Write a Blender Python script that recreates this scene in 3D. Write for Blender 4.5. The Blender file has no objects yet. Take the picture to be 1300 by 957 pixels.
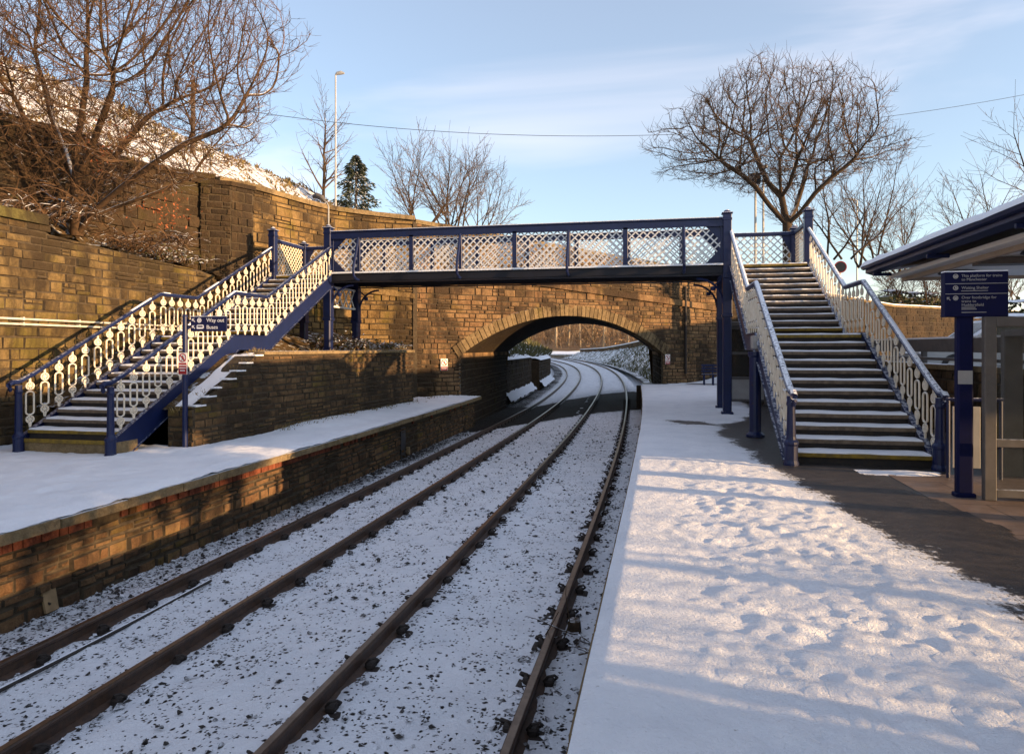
import bpy, math, random
from mathutils import Vector, noise as mnoise
R = math.radians
scene = bpy.context.scene
COL = scene.collection
rng = random.Random(7)

# ------------------------------------------------------------------ camera numbers
TH = R(11.8); CT, ST = math.cos(TH), math.sin(TH)
F = 900.0; CU, CV = 650.0, 441.0; EYE = 1.55
def W(u, v, Z):
    """photo pixel + depth -> world point (used once, to survey where things stand)"""
    X = (u - CU) / F * Z
    return Vector((X * CT - Z * ST, X * ST + Z * CT, EYE + (CV - v) * Z / F))
def nz(x, y, z=0.0): return mnoise.noise(Vector((x, y, z)))
def fbm(x, y, z=0.0, o=4):
    s = 0; a = 1; f = 1
    for _ in range(o):
        s += a * nz(x * f, y * f, z + 3.1 * f); a *= .5; f *= 2.03
    return s
def sm(a, b, x):
    t = min(1, max(0, (x - a) / (b - a))); return t * t * (3 - 2 * t)
def lerp(a, b, t): return a + (b - a) * t
def interp(x, knots):
    if x <= knots[0][0]: return knots[0][1]
    for (a, va), (b, vb) in zip(knots, knots[1:]):
        if x <= b: return lerp(va, vb, (x - a) / (b - a))
    return knots[-1][1]

# ------------------------------------------------------------------ mesh builder
class MB:
    def __init__(s): s.v = []; s.f = []; s.m = []; s.c = []; s.cur = 0; s.col = (0.5, 0.5, 0.5, 1)
    def face(s, idx): s.f.append(tuple(idx)); s.m.append(s.cur); s.c.append(s.col)
    def quad(s, *p):
        n = len(s.v); s.v += [tuple(q) for q in p]; s.face(range(n, n + len(p)))
    def box8(s, P):
        n = len(s.v); s.v += [tuple(q) for q in P]
        for q in ((0,3,2,1),(4,5,6,7),(0,1,5,4),(1,2,6,5),(2,3,7,6),(3,0,4,7)): s.face([n + i for i in q])
    def box(s, x0, x1, y0, y1, z0, z1):
        s.box8([(x0,y0,z0),(x1,y0,z0),(x1,y1,z0),(x0,y1,z0),(x0,y0,z1),(x1,y0,z1),(x1,y1,z1),(x0,y1,z1)])
    def bbox(s, x0, x1, y0, y1, z0, z1, b=.01):
        """box with chamfered edges"""
        b = min(b, (x1-x0)*.4, (y1-y0)*.4, (z1-z0)*.4)
        n = len(s.v); idx = {}
        for ix, sx in enumerate((0, 1)):
            for iy, sy in enumerate((0, 1)):
                for iz, sz in enumerate((0, 1)):
                    X = (x0, x1)[sx]; Y = (y0, y1)[sy]; Z = (z0, z1)[sz]
                    dx = b if sx == 0 else -b; dy = b if sy == 0 else -b; dz = b if sz == 0 else -b
                    idx[(sx,sy,sz,0)] = len(s.v); s.v.append((X, Y+dy, Z+dz))
                    idx[(sx,sy,sz,1)] = len(s.v); s.v.append((X+dx, Y, Z+dz))
                    idx[(sx,sy,sz,2)] = len(s.v); s.v.append((X+dx, Y+dy, Z))
        g = lambda a,b_,c,k: idx[(a,b_,c,k)]
        def F4(l, flip): s.face(l[::-1] if flip else l)
        for sx in (0,1): F4([g(sx,0,0,0),g(sx,1,0,0),g(sx,1,1,0),g(sx,0,1,0)], sx == 0)
        for sy in (0,1): F4([g(0,sy,0,1),g(1,sy,0,1),g(1,sy,1,1),g(0,sy,1,1)], sy == 1)
        for sz in (0,1): F4([g(0,0,sz,2),g(1,0,sz,2),g(1,1,sz,2),g(0,1,sz,2)], sz == 0)
        for sx in (0,1):
            for sy in (0,1): F4([g(sx,sy,0,0),g(sx,sy,0,1),g(sx,sy,1,1),g(sx,sy,1,0)], (sx+sy)%2==1)
            for sz in (0,1): F4([g(sx,0,sz,0),g(sx,1,sz,0),g(sx,1,sz,2),g(sx,0,sz,2)], (sx+sz)%2==0)
        for sy in (0,1):
            for sz in (0,1): F4([g(0,sy,sz,1),g(1,sy,sz,1),g(1,sy,sz,2),g(0,sy,sz,2)], (sy+sz)%2==1)
        for sx in (0,1):
            for sy in (0,1):
                for sz in (0,1): F4([g(sx,sy,sz,0),g(sx,sy,sz,1),g(sx,sy,sz,2)], (sx+sy+sz)%2==1)
    def tube(s, pts, rad, sides=6, cap=True):
        pts = [Vector(p) for p in pts]; n = len(pts)
        if not hasattr(rad, '__len__'): rad = [rad] * n
        rings = []; up = None
        for i, p in enumerate(pts):
            d = pts[min(i+1, n-1)] - pts[max(i-1, 0)]
            if d.length < 1e-9: d = Vector((0,0,1))
            d.normalize()
            if up is None:
                up = Vector((0,0,1)) if abs(d.z) < .9 else Vector((1,0,0))
            a = d.cross(up)
            if a.length < 1e-6: a = d.cross(Vector((0,1,0)))
            a.normalize(); b = a.cross(d); up = b
            k = len(s.v); r = rad[i]
            for j in range(sides):
                t = 2*math.pi*j/sides
                s.v.append(tuple(p + a*(math.cos(t)*r) + b*(math.sin(t)*r)))
            rings.append(k)
        for i in range(n-1):
            A, B = rings[i], rings[i+1]
            for j in range(sides):
                j2 = (j+1) % sides
                s.face((A+j, A+j2, B+j2, B+j))
        if cap:
            s.face([rings[0]+j for j in range(sides)][::-1]); s.face([rings[-1]+j for j in range(sides)])
    def sweep(s, pts, prof, closed=True, up=(0,0,1), cap=True):
        """sweep a profile [(side, up)] along pts, profile kept upright"""
        pts = [Vector(p) for p in pts]; n = len(pts); m = len(prof); rings = []
        up = Vector(up)
        for i, p in enumerate(pts):
            d = (pts[min(i+1,n-1)] - pts[max(i-1,0)]); d.normalize()
            a = d.cross(up); a.normalize()
            k = len(s.v)
            for (q, w) in prof: s.v.append(tuple(p + a*q + up*w))
            rings.append(k)
        for i in range(n-1):
            for j in range(m if closed else m-1):
                j2 = (j+1) % m
                s.face((rings[i]+j, rings[i]+j2, rings[i+1]+j2, rings[i+1]+j))
        if cap and closed:
            s.face([rings[0]+j for j in range(m)][::-1]); s.face([rings[-1]+j for j in range(m)])
    def lathe(s, c, prof, sides=12, axis='z'):
        rings = []
        for (r, h) in prof:
            k = len(s.v)
            for j in range(sides):
                t = 2*math.pi*j/sides
                s.v.append((c[0]+math.cos(t)*r, c[1]+math.sin(t)*r, c[2]+h))
            rings.append(k)
        for i in range(len(prof)-1):
            for j in range(sides):
                j2 = (j+1) % sides
                s.face((rings[i]+j, rings[i]+j2, rings[i+1]+j2, rings[i+1]+j))
        s.face([rings[0]+j for j in range(sides)][::-1]); s.face([rings[-1]+j for j in range(sides)])
    def poly_prism(s, poly, axis, c0, c1):
        """extrude a 2-D polygon; axis 'x' poly=(y,z), axis 'y' poly=(x,z), axis 'z' poly=(x,y)"""
        def P(q, c):
            return (c, q[0], q[1]) if axis == 'x' else (q[0], c, q[1]) if axis == 'y' else (q[0], q[1], c)
        n = len(s.v); m = len(poly)
        s.v += [P(q, c0) for q in poly]; s.v += [P(q, c1) for q in poly]
        s.face(range(n, n+m)); s.face(list(range(n+m, n+2*m))[::-1])
        for j in range(m):
            j2 = (j+1) % m; s.face((n+j, n+m+j, n+m+j2, n+j2))
    def build(s, name, mats, parent=None, smooth=False, world=True, loc=None):
        me = bpy.data.meshes.new(name)
        off = Vector((0,0,0))
        if parent is not None and world:
            off = wloc(parent)
        if loc is not None: off = Vector(loc)
        o_ = off
        me.from_pydata([(x-o_.x, y-o_.y, z-o_.z) for x, y, z in s.v], [], s.f)
        if not isinstance(mats, (list, tuple)): mats = [mats]
        for m in mats: me.materials.append(m)
        if len(mats) > 1: me.polygons.foreach_set('material_index', s.m)
        ca = me.color_attributes.new('rnd', 'FLOAT_COLOR', 'CORNER')
        data = []
        for f, c in zip(s.f, s.c): data += list(c) * len(f)
        ca.data.foreach_set('color', data)
        if smooth: me.polygons.foreach_set('use_smooth', [True]*len(s.f))
        me.validate(); me.update()
        o = bpy.data.objects.new(name, me); COL.objects.link(o)
        if parent is not None:
            o.parent = parent
            if loc is not None: o.location = Vector(loc) - wloc(parent)
        elif loc is not None: o.location = loc
        return o
def wloc(o):
    l = Vector(o.location)
    while o.parent: o = o.parent; l += Vector(o.location)
    return l
def tag(o, label, cat, group=None, kind=None):
    if label: o['label'] = label
    if cat: o['category'] = cat
    if group: o['group'] = group
    if kind: o['kind'] = kind
    return o
def thing(name, label, cat, loc=(0,0,0), group=None, kind=None):
    o = bpy.data.objects.new(name, None); COL.objects.link(o); o.location = loc; o.empty_display_size = .2
    return tag(o, label, cat, group, kind)
def copy_part(o, parent, loc):
    c = o.copy(); COL.objects.link(c); c.parent = parent; c.location = Vector(loc) - wloc(parent)
    return c

# ------------------------------------------------------------------ materials
class NT:
    def __init__(s, name):
        s.mat = bpy.data.materials.new(name); s.mat.use_nodes = True
        s.t = s.mat.node_tree; s.t.nodes.clear()
        s.out = s.n('ShaderNodeOutputMaterial'); s.b = s.n('ShaderNodeBsdfPrincipled')
        s.l(s.b.outputs[0], s.out.inputs[0])
    def n(s, t, **kw):
        x = s.t.nodes.new(t)
        for k, v in kw.items(): setattr(x, k, v)
        return x
    def l(s, a, b): s.t.links.new(a, b)
    def put(s, sock, v):
        if isinstance(v, bpy.types.NodeSocket): s.l(v, sock)
        else: sock.default_value = v
    def coord(s, kind='Object'): return s.n('ShaderNodeTexCoord').outputs[kind]
    def mapping(s, vec, scale=(1,1,1), rot=(0,0,0), loc=(0,0,0)):
        m = s.n('ShaderNodeMapping'); s.l(vec, m.inputs[0])
        m.inputs['Scale'].default_value = scale; m.inputs['Rotation'].default_value = rot; m.inputs['Location'].default_value = loc
        return m.outputs[0]
    def noise(s, vec, scale, detail=4, rough=.55, dist=0):
        x = s.n('ShaderNodeTexNoise'); s.l(vec, x.inputs['Vector'])
        x.inputs['Scale'].default_value = scale; x.inputs['Detail'].default_value = detail
        x.inputs['Roughness'].default_value = rough; x.inputs['Distortion'].default_value = dist
        return x.outputs[0]
    def ramp(s, fac, stops):
        r = s.n('ShaderNodeValToRGB'); s.put(r.inputs[0], fac); e = r.color_ramp.elements
        while len(e) < len(stops): e.new(.5)
        for q, (p, c) in zip(e, stops):
            q.position = p; q.color = (c[0], c[1], c[2], 1) if hasattr(c, '__len__') else (c, c, c, 1)
        return r.outputs[0]
    def mr(s, v, a, b, c=0, d=1):
        m = s.n('ShaderNodeMapRange'); m.interpolation_type = 'SMOOTHSTEP'
        s.put(m.inputs[0], v)
        for i, q in enumerate((a, b, c, d)): s.put(m.inputs[i+1], q)
        return m.outputs[0]
    def math(s, op, a, b=0.0):
        m = s.n('ShaderNodeMath', operation=op); s.put(m.inputs[0], a); s.put(m.inputs[1], b); return m.outputs[0]
    def mix(s, f, a, b, mode='MIX'):
        m = s.n('ShaderNodeMix', data_type='RGBA', blend_type=mode); s.put(m.inputs[0], f)
        for sock, v in ((m.inputs[6], a), (m.inputs[7], b)):
            s.put(sock, v if isinstance(v, bpy.types.NodeSocket) else (v[0], v[1], v[2], 1))
        return m.outputs[2]
    def attr(s, name='rnd'):
        a = s.n('ShaderNodeAttribute'); a.attribute_name = name
        x = s.n('ShaderNodeSeparateColor'); s.l(a.outputs['Color'], x.inputs[0])
        return x.outputs
    def nrm_z(s):
        g = s.n('ShaderNodeNewGeometry'); x = s.n('ShaderNodeSeparateXYZ'); s.l(g.outputs['Normal'], x.inputs[0]); return x.outputs[2]
    def pos(s):
        return s.n('ShaderNodeNewGeometry').outputs['Position']
    def bump(s, h, strength=.3, dist=.02):
        b = s.n('ShaderNodeBump'); s.put(b.inputs['Height'], h); b.inputs['Strength'].default_value = strength; b.inputs['Distance'].default_value = dist
        s.l(b.outputs[0], s.b.inputs['Normal'])
    def fin(s, col, rough=.8, metal=0, spec=.3):
        s.put(s.b.inputs['Base Color'], col if isinstance(col, bpy.types.NodeSocket) else (col[0], col[1], col[2], 1))
        s.put(s.b.inputs['Roughness'], rough); s.b.inputs['Metallic'].default_value = metal
        s.b.inputs['Specular IOR Level'].default_value = spec
        return s.mat
SNOW = (.80, .83, .88)
def snow_on(t, col, lo=.55, hi=.8, sc=9, cover=.45, soft=.1):
    """snow lying on faces that look up, broken by noise"""
    f = t.mr(t.nrm_z(), lo, hi)
    n = t.noise(t.pos(), sc, 4, .6)
    k = t.mr(n, cover - soft, cover + soft, 1, 0) if False else t.mr(n, 1-cover-soft-.2, 1-cover+soft-.2)
    return t.mix(t.math('MULTIPLY', f, k), col, SNOW)

def m_stone(name, tones, moss=.35, soot=.35, snow=True, sc=1.0, mossc=(.10,.083,.014), sootc=(.030,.022,.016)):
    t = NT(name); p = t.pos(); a = t.attr()
    st = [(i/(len(tones)-1), c) for i, c in enumerate(tones)]
    n0 = t.noise(p, .9*sc, 4, .6)
    c = t.ramp(t.math('ADD', t.math('MULTIPLY', a[0], .50), t.math('MULTIPLY', t.math('SUBTRACT', n0, .32), 1.25)), st)
    n1 = t.noise(p, 8*sc, 7, .7); c = t.mix(.75, c, t.ramp(n1, [(.28,(.22,.21,.20)),(.5,(.5,.5,.5)),(.74,(.74,.72,.68))]), 'OVERLAY')
    n4 = t.noise(p, 38*sc, 5, .75); c = t.mix(.5, c, t.ramp(n4, [(.3,(.3,.3,.3)),(.5,(.5,.5,.5)),(.7,(.68,.68,.68))]), 'OVERLAY')
    n2 = t.noise(t.mapping(p, (1,1,.8)), .95*sc, 7, .66, .5)
    f = t.math('ADD', n2, t.math('MULTIPLY', t.math('SUBTRACT', a[1], .5), .12))
    c = t.mix(t.mr(f, .60-moss*.25, .82-moss*.25, 0, .72), c, mossc)
    n3 = t.noise(t.mapping(p, (1,1,.42), loc=(7,3,1)), .8*sc, 8, .68, .7)
    f3 = t.math('ADD', n3, t.math('MULTIPLY', t.math('SUBTRACT', a[2], .5), .13))
    c = t.mix(t.mr(f3, .64-soot*.35, .84-soot*.35, 0, .88), c, sootc)
    if snow: c = snow_on(t, c, .86, .97, 6, .55)
    h = t.math('ADD', t.noise(p, 24*sc, 7, .75), t.math('MULTIPLY', t.noise(p, 6*sc, 4, .6), .9))
    t.bump(h, .85, .035)
    return t.fin(c, .92, 0, .12)
def m_simple(name, c0, c1=None, rough=.6, metal=0, sc=8, snow=None, bump=.1, spec=.4, wear=None):
    t = NT(name); p = t.pos(); c1 = c1 or tuple(x*.75 for x in c0)
    c = t.mix(t.mr(t.noise(p, sc, 5, .6), .3, .7), c0, c1)
    if wear: c = t.mix(t.mr(t.noise(p, sc*2.2, 6, .7), wear[0], wear[0]+.08), c, wear[1])
    if snow: c = snow_on(t, c, *snow)
    if bump: t.bump(t.noise(p, sc*5, 4, .6), bump, .01)
    return t.fin(c, rough, metal, spec)
def m_trodden(name):
    t = NT(name); p = t.pos(); a = t.attr()
    sn = t.mix(t.mr(t.noise(p, 1.6, 5, .6), .35, .75), (.82,.84,.88), (.72,.75,.80))
    sn = t.mix(t.mr(t.noise(p, 22, 6, .75, .3), .64, .76, 0, .8), sn, (.20,.16,.13))
    gr = t.mix(t.mr(t.noise(p, 7, 5, .6), .35, .7), (.032,.029,.028), (.06,.05,.045))
    k = t.math('ADD', t.math('MULTIPLY', t.noise(p, 5, 6, .7), .5), t.math('MULTIPLY', t.noise(p, 19, 5, .7), .5))
    f = t.mr(t.math('ADD', k, a[0]), .96, 1.08)
    c = t.mix(f, gr, sn)
    h = t.math('ADD', t.math('MULTIPLY', t.noise(p, 12, 7, .68), f), t.math('MULTIPLY', t.noise(p, 50, 4, .65), .35))
    t.bump(h, .75, .06)
    return t.fin(c, t.mr(f, 0, 1, .42, .7), 0, .35)
def m_snow(name, dirt=0.0, sc=1.0, bump=.35):
    t = NT(name); p = t.pos()
    c = t.mix(t.mr(t.noise(p, 1.6*sc, 5, .6), .35, .75), (.82,.84,.88), (.74,.77,.82))
    if dirt: c = t.mix(t.mr(t.noise(p, 16*sc, 6, .72, .3), .72-dirt, .80-dirt), c, (.12,.09,.06))
    h = t.math('ADD', t.noise(p, 9*sc, 6, .6), t.math('MULTIPLY', t.noise(p, 45*sc, 3, .6), .3))
    t.bump(h, bump, .05)
    return t.fin(c, .65, 0, .3)

M = {}
M['wall']   = m_stone('sandstone_wall', [(0.083,0.054,0.026),(0.150,0.100,0.044),(0.195,0.137,0.063),(0.116,0.079,0.036),(0.223,0.161,0.080)], .62, .70, snow=False)
M['podium'] = m_stone('sandstone_podium', [(0.062,0.038,0.022),(0.112,0.068,0.035),(0.154,0.096,0.048),(0.087,0.054,0.029),(0.166,0.112,0.058)], .34, .70, snow=False)
M['high']   = m_stone('sandstone_high', [(0.117,0.074,0.032),(0.200,0.128,0.055),(0.241,0.160,0.071),(0.158,0.100,0.042),(0.265,0.185,0.086)], .36, .62, snow=False)
M['bridge'] = m_stone('sandstone_bridge', [(0.121,0.068,0.036),(0.196,0.115,0.060),(0.233,0.148,0.076),(0.158,0.091,0.047),(0.257,0.176,0.095)], .2, .66, snow=False)
M['vouss']  = m_stone('sandstone_voussoir', [(0.124,0.088,0.049),(0.179,0.130,0.069),(0.208,0.151,0.083),(0.146,0.101,0.055)], .18, .44)
M['rough']  = m_stone('overgrown_shaded_stone', [(.030,.021,.014),(.062,.042,.025),(.045,.030,.018)], .30, .6, mossc=(.05,.043,.012), snow=False)
M['barrel'] = m_stone('shaded_stone', [(.020,.015,.011),(.040,.028,.018),(.028,.020,.014)], .1, .6, snow=False)  # stone darkened for the shade inside the arch and on right platform faces
M['platwall'] = m_stone('platform_stone', [(0.070,0.041,0.024),(0.140,0.077,0.039),(0.180,0.108,0.055),(0.098,0.058,0.031)], .26, .64, snow=False)
M['redbrick'] = m_stone('red_brick', [(0.170,0.055,0.032),(0.230,0.076,0.044),(0.128,0.044,0.028)], .05, .36, snow=False)
M['coping'] = m_stone('coping_stone', [(0.164,0.120,0.063),(0.230,0.168,0.094),(0.189,0.141,0.075)], .25, .32)
M['mossy']  = m_stone('mossy_coping', [(.095,.085,.03),(.14,.12,.045)], .6, .36)
M['mortar'] = m_simple('dark_mortar', (.075,.055,.032), (.04,.029,.018), .95, sc=14)
M['blue']   = m_simple('navy_gloss_paint', (.005,.013,.066), (.004,.010,.050), .42, sc=5, snow=(.82,.97,22,.28), bump=.05, wear=(.64,(.045,.026,.022)))
M['bluefrost'] = m_simple('frosted_navy_paint', (.006,.014,.070), (.005,.011,.054), .5, sc=5, snow=(.35,.85,26,.38), bump=.05)
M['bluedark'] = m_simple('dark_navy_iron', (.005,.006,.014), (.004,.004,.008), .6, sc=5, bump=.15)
M['cream']  = m_simple('cream_iron_paint', (.74,.67,.55), (.62,.54,.42), .5, sc=7, snow=(.7,.95,25,.35), bump=.06, wear=(.68,(.30,.16,.07)))
M['lattice'] = m_simple('white_lattice_paint', (.76,.76,.75), (.66,.65,.63), .5, sc=7, bump=.05, wear=(.70,(.30,.19,.10)))
M['tread']  = m_simple('worn_step', (.17,.125,.085), (.09,.065,.045), .8, sc=9, bump=.3)
M['riser']  = m_simple('dark_riser', (.018,.016,.018), (.035,.026,.02), .75, sc=9, bump=.2)
M['yellow'] = m_simple('yellow_nosing', (.25,.16,.016), (.12,.08,.02), .7, sc=12, bump=.25)
M['snow']   = m_snow('fresh_snow')
M['snowp']  = m_trodden('trodden_snow')
M['rust']   = m_simple('rusty_rail', (.075,.038,.020), (.040,.022,.014), .6, sc=20, bump=.25, spec=.5)
M['railtop'] = m_simple('worn_rail_head', (.17,.12,.085), (.11,.075,.05), .33, .75, sc=12, bump=.05)
M['iron']   = m_simple('rail_chair_iron', (.030,.021,.016), (.018,.013,.011), .7, sc=30, bump=.3)
M['sleeper'] = m_simple('wet_sleeper', (.045,.038,.032), (.022,.018,.016), .85, sc=14, snow=(.6,.9,7,.6), bump=.4)
M['stone']  = m_simple('ballast_stone', (.045,.038,.034), (.02,.017,.016), .85, sc=30, snow=(.72,.95,10,.35), bump=.3)
M['asphalt'] = m_simple('wet_asphalt', (.022,.020,.020), (.055,.047,.040), .38, sc=3, bump=.35, spec=.5, wear=(.66,(.10,.088,.078)))
M['grey']   = m_simple('grey_frame', (.125,.112,.105), (.09,.082,.076), .5, sc=5, snow=(.8,.97,15,.4))
M['lgrey']  = m_simple('pale_grey_panel', (.36,.35,.34), (.30,.29,.28), .55, sc=4)
M['beige']  = m_simple('beige_fascia', (.46,.36,.27), (.40,.31,.23), .6, sc=3)
M['soffit'] = m_simple('white_soffit', (.80,.79,.77), (.74,.73,.71), .4, sc=2, bump=.03)
M['black']  = m_simple('black_fitting', (.012,.012,.014), (.02,.02,.022), .4)
M['white']  = m_simple('white_sign', (.78,.77,.74), (.72,.70,.67), .5)
M['red']    = m_simple('sign_red', (.38,.02,.02), (.30,.02,.02), .5)
M['navy']   = m_simple('sign_navy', (.005,.010,.060), (.004,.009,.05), .4, bump=.02)
M['navydark'] = m_simple('shaded_sign_navy', (.004,.006,.045), (.004,.006,.038), .6, bump=.02, spec=.15)  # sign navy darkened for the shade the right sign stands in
M['text']   = m_simple('sign_lettering', (.80,.80,.80), (.74,.74,.74), .5)
M['galv']   = m_simple('galvanised_steel', (.42,.41,.38), (.34,.33,.31), .4, .5, sc=4)
M['conduit'] = m_simple('white_conduit', (.62,.60,.54), (.45,.40,.32), .5, sc=6)
M['wood']   = m_simple('weathered_wood', (.30,.20,.10), (.18,.12,.06), .8, sc=7)
M['pole']   = m_simple('pole_timber', (.10,.065,.04), (.07,.045,.03), .85)
M['rubber'] = m_simple('tyre_rubber', (.02,.02,.02), (.03,.03,.03), .85)
M['carpaint'] = m_simple('silver_car_paint', (.36,.38,.41), (.33,.35,.38), .3, .6, snow=(.35,.6,4,.75))
M['leaf']   = m_simple('copper_leaf', (.30,.085,.025), (.20,.06,.02), .7, sc=6)
M['grass']  = m_simple('dead_grass', (.22,.15,.06), (.13,.10,.035), .9, sc=4)
M['conifer'] = m_simple('dark_needles', (.030,.042,.022), (.018,.026,.014), .8, sc=5, snow=(.6,.9,5,.35))
M['ivy']    = m_simple('bramble_leaf', (.055,.065,.018), (.09,.075,.025), .7, sc=5, snow=(.55,.85,7,.42))
def m_bark(name, c0, c1, snow=.42, lo=.45):
    t = NT(name); p = t.pos()
    c = t.mix(t.mr(t.noise(p, 14, 5, .6), .35, .68), c0, c1)
    c = snow_on(t, c, lo, lo+.3, 5, snow)
    t.bump(t.noise(p, 60, 3, .6), .4, .02)
    return t.fin(c, .9, 0, .15)
M['bark']   = m_bark('brown_bark', (.075,.044,.024), (.042,.027,.016))
M['twig']   = m_bark('bare_twig', (.115,.066,.036), (.07,.042,.024), .24, .5)
M['barkr']  = m_bark('dark_bark', (.07,.047,.028), (.04,.028,.018), .3)
M['twigr']  = m_bark('dark_twig', (.12,.076,.044), (.08,.052,.031), .26, .5)
M['farbark'] = m_bark('far_bark', (.48,.38,.25), (.36,.27,.17), .1)
def m_glass(name, tint=(.06,.07,.07)):
    t = NT(name)
    t.b.inputs['Base Color'].default_value = (*tint, 1); t.b.inputs['Roughness'].default_value = .08
    t.b.inputs['Alpha'].default_value = .22; t.b.inputs['Specular IOR Level'].default_value = .6
    return t.mat
M['glass'] = m_glass('shelter_glass')
M['carglass'] = m_simple('dark_car_glass', (.02,.025,.03), (.03,.035,.04), .1, bump=0)
def m_slabs():
    t = NT('brown_paving'); p = t.pos()
    br = t.n('ShaderNodeTexBrick'); t.l(p, br.inputs['Vector']); br.offset = .5
    br.inputs['Scale'].default_value = 1; br.inputs['Brick Width'].default_value = .9; br.inputs['Row Height'].default_value = .6
    br.inputs['Mortar Size'].default_value = .008
    for k, c in (('Color1',(.16,.115,.09,1)),('Color2',(.20,.145,.115,1)),('Mortar',(.04,.03,.025,1))): br.inputs[k].default_value = c
    c = t.mix(t.mr(t.noise(p, 3, 5, .6), .35, .7, 0, .6), br.outputs[0], (.085,.062,.05))
    t.bump(br.outputs[1], -.3, .01)
    return t.fin(c, t.mr(t.noise(p, 2, 3), .3, .7, .35, .65), 0, .4)
M['slabs'] = m_slabs()
def m_trackbed():
    t = NT('snowy_ballast'); p = t.pos(); a = t.attr()
    warp = t.n('ShaderNodeVectorMath', operation='MULTIPLY_ADD')
    wn_ = t.n('ShaderNodeTexNoise'); t.l(p, wn_.inputs['Vector']); wn_.inputs['Scale'].default_value = 24; wn_.inputs['Detail'].default_value = 3
    t.l(wn_.outputs[1], warp.inputs[0]); warp.inputs[1].default_value = (.035,.035,.035); t.l(p, warp.inputs[2])
    fs = None
    clump = t.noise(p, 2.6, 5, .7)
    lack = t.math('SUBTRACT', .62, a[0])
    for sc, base in ((17, -.02), (31, .05)):
        v = t.n('ShaderNodeTexVoronoi'); t.l(warp.outputs[0], v.inputs['Vector']); v.inputs['Scale'].default_value = sc
        x = t.n('ShaderNodeSeparateColor'); t.l(v.outputs['Color'], x.inputs[0])
        P = t.math('ADD', t.math('ADD', t.mr(clump, .42, .68, base-.05, base+.50), t.math('MULTIPLY', lack, 2.2)), 0.0)
        on = t.math('LESS_THAN', x.outputs[0], P)
        shape = t.mr(v.outputs['Distance'], .22, .40, 1, 0)
        q = t.math('MULTIPLY', on, shape)
        fs = q if fs is None else t.math('MAXIMUM', fs, q)
    full = t.mr(t.math('ADD', a[0], t.math('MULTIPLY', t.math('SUBTRACT', t.noise(p, 9, 5, .7), .5), .5)), .24, .36, 1, 0)
    dark = t.math('MAXIMUM', fs, full)
    st = t.n('ShaderNodeTexVoronoi'); t.l(p, st.inputs['Vector']); st.inputs['Scale'].default_value = 18
    stone = t.mix(st.outputs['Color'], (.012,.009,.008), (.040,.031,.025))
    sn = t.mix(t.mr(t.noise(p, 1.6, 6, .65), .35, .7), (.82,.84,.88), (.72,.75,.80))
    sn = t.mix(t.mr(t.noise(p, 15, 6, .75), .57, .74, 0, .35), sn, (.38,.36,.36))
    c = t.mix(dark, sn, stone)
    h = t.math('ADD', t.math('MULTIPLY', t.noise(p, 17, 6, .72), 1.0), t.math('MULTIPLY', dark, t.math('MULTIPLY', st.outputs['Distance'], -1.2)))
    t.bump(h, .8, .05)
    return t.fin(c, .8, 0, .2)
M['trackbed'] = m_trackbed()
def m_rough_ground(name, dark, mid, cover=.5, sc=3.0):
    t = NT(name); p = t.pos()
    d = t.mix(t.mr(t.noise(p, sc*2.5, 6, .7), .35, .65), dark, mid)
    n = t.noise(p, sc, 7, .72, .5)
    c = t.mix(t.mr(n, 1-cover-.05, 1-cover+.05), d, SNOW)
    t.bump(t.noise(p, sc*3, 6, .7), .8, .12)
    return t.fin(c, .85, 0, .15)
M['hill'] = m_rough_ground('snowy_hillside', (.11,.075,.045), (.18,.125,.075), .52, 2.6)
M['bank'] = m_rough_ground('leafy_bank', (.075,.052,.025), (.16,.10,.045), .42, 5)
M['emb']  = m_rough_ground('scrubby_embankment', (.055,.058,.035), (.11,.10,.06), .50, 1.6)
M['field'] = m_rough_ground('snowy_ground', (.10,.08,.05), (.15,.11,.07), .72, .8)
def m_wood():
    t = NT('winter_wood'); p = t.pos(); n = t.noise(p, .16, 5, .65, .4)
    c = t.ramp(n, [(.25,(.15,.12,.06)),(.45,(.30,.19,.11)),(.6,(.42,.29,.17)),(.78,(.24,.16,.10))])
    c = t.mix(t.mr(t.noise(p, 1.6, 4, .7), .35, .7, 0, .6), c, (.07,.045,.028))
    return t.fin(c, .9, 0, .1)
M['wood_mass'] = m_wood()
M['farwood'] = m_rough_ground('woodland_floor', (.22,.14,.075), (.32,.21,.12), .25, .6)

# ------------------------------------------------------------------ masonry helpers
class Path:
    def __init__(s, pts):
        s.p = [Vector((x, y)) for x, y in pts]; s.L = [0]
        for a, b in zip(s.p, s.p[1:]): s.L.append(s.L[-1] + (b-a).length)
        s.len = s.L[-1]
    def seg(s, u):
        for i in range(len(s.p)-2):
            if u < s.L[i+1]: return i
        return len(s.p)-2
    def nrm(s, u):
        i = s.seg(u); d = (s.p[i+1]-s.p[i]).normalized()
        # blend normals near joints so curved walls stay closed
        return Vector((d.y, -d.x))
    def at(s, u, off=0, z=0):
        i = s.seg(u); d = s.p[i+1]-s.p[i]; l = d.length
        q = s.p[i] + d*((u-s.L[i])/l); n = Vector((d.y, -d.x))/l
        # smooth normal
        if len(s.p) > 2:
            ns = []
            for j in (i-1, i, i+1):
                j = min(max(j,0), len(s.p)-2); e = (s.p[j+1]-s.p[j]).normalized(); ns.append(Vector((e.y,-e.x)))
            f = (u-s.L[i])/l
            a = (ns[0]+ns[1])/2; b = (ns[1]+ns[2])/2
            if i == 0: a = ns[1]
            if i == len(s.p)-2: b = ns[1]
            n = (a*(1-f)+b*f).normalized()
        return (q.x+n.x*off, q.y+n.y*off, z)
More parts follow.
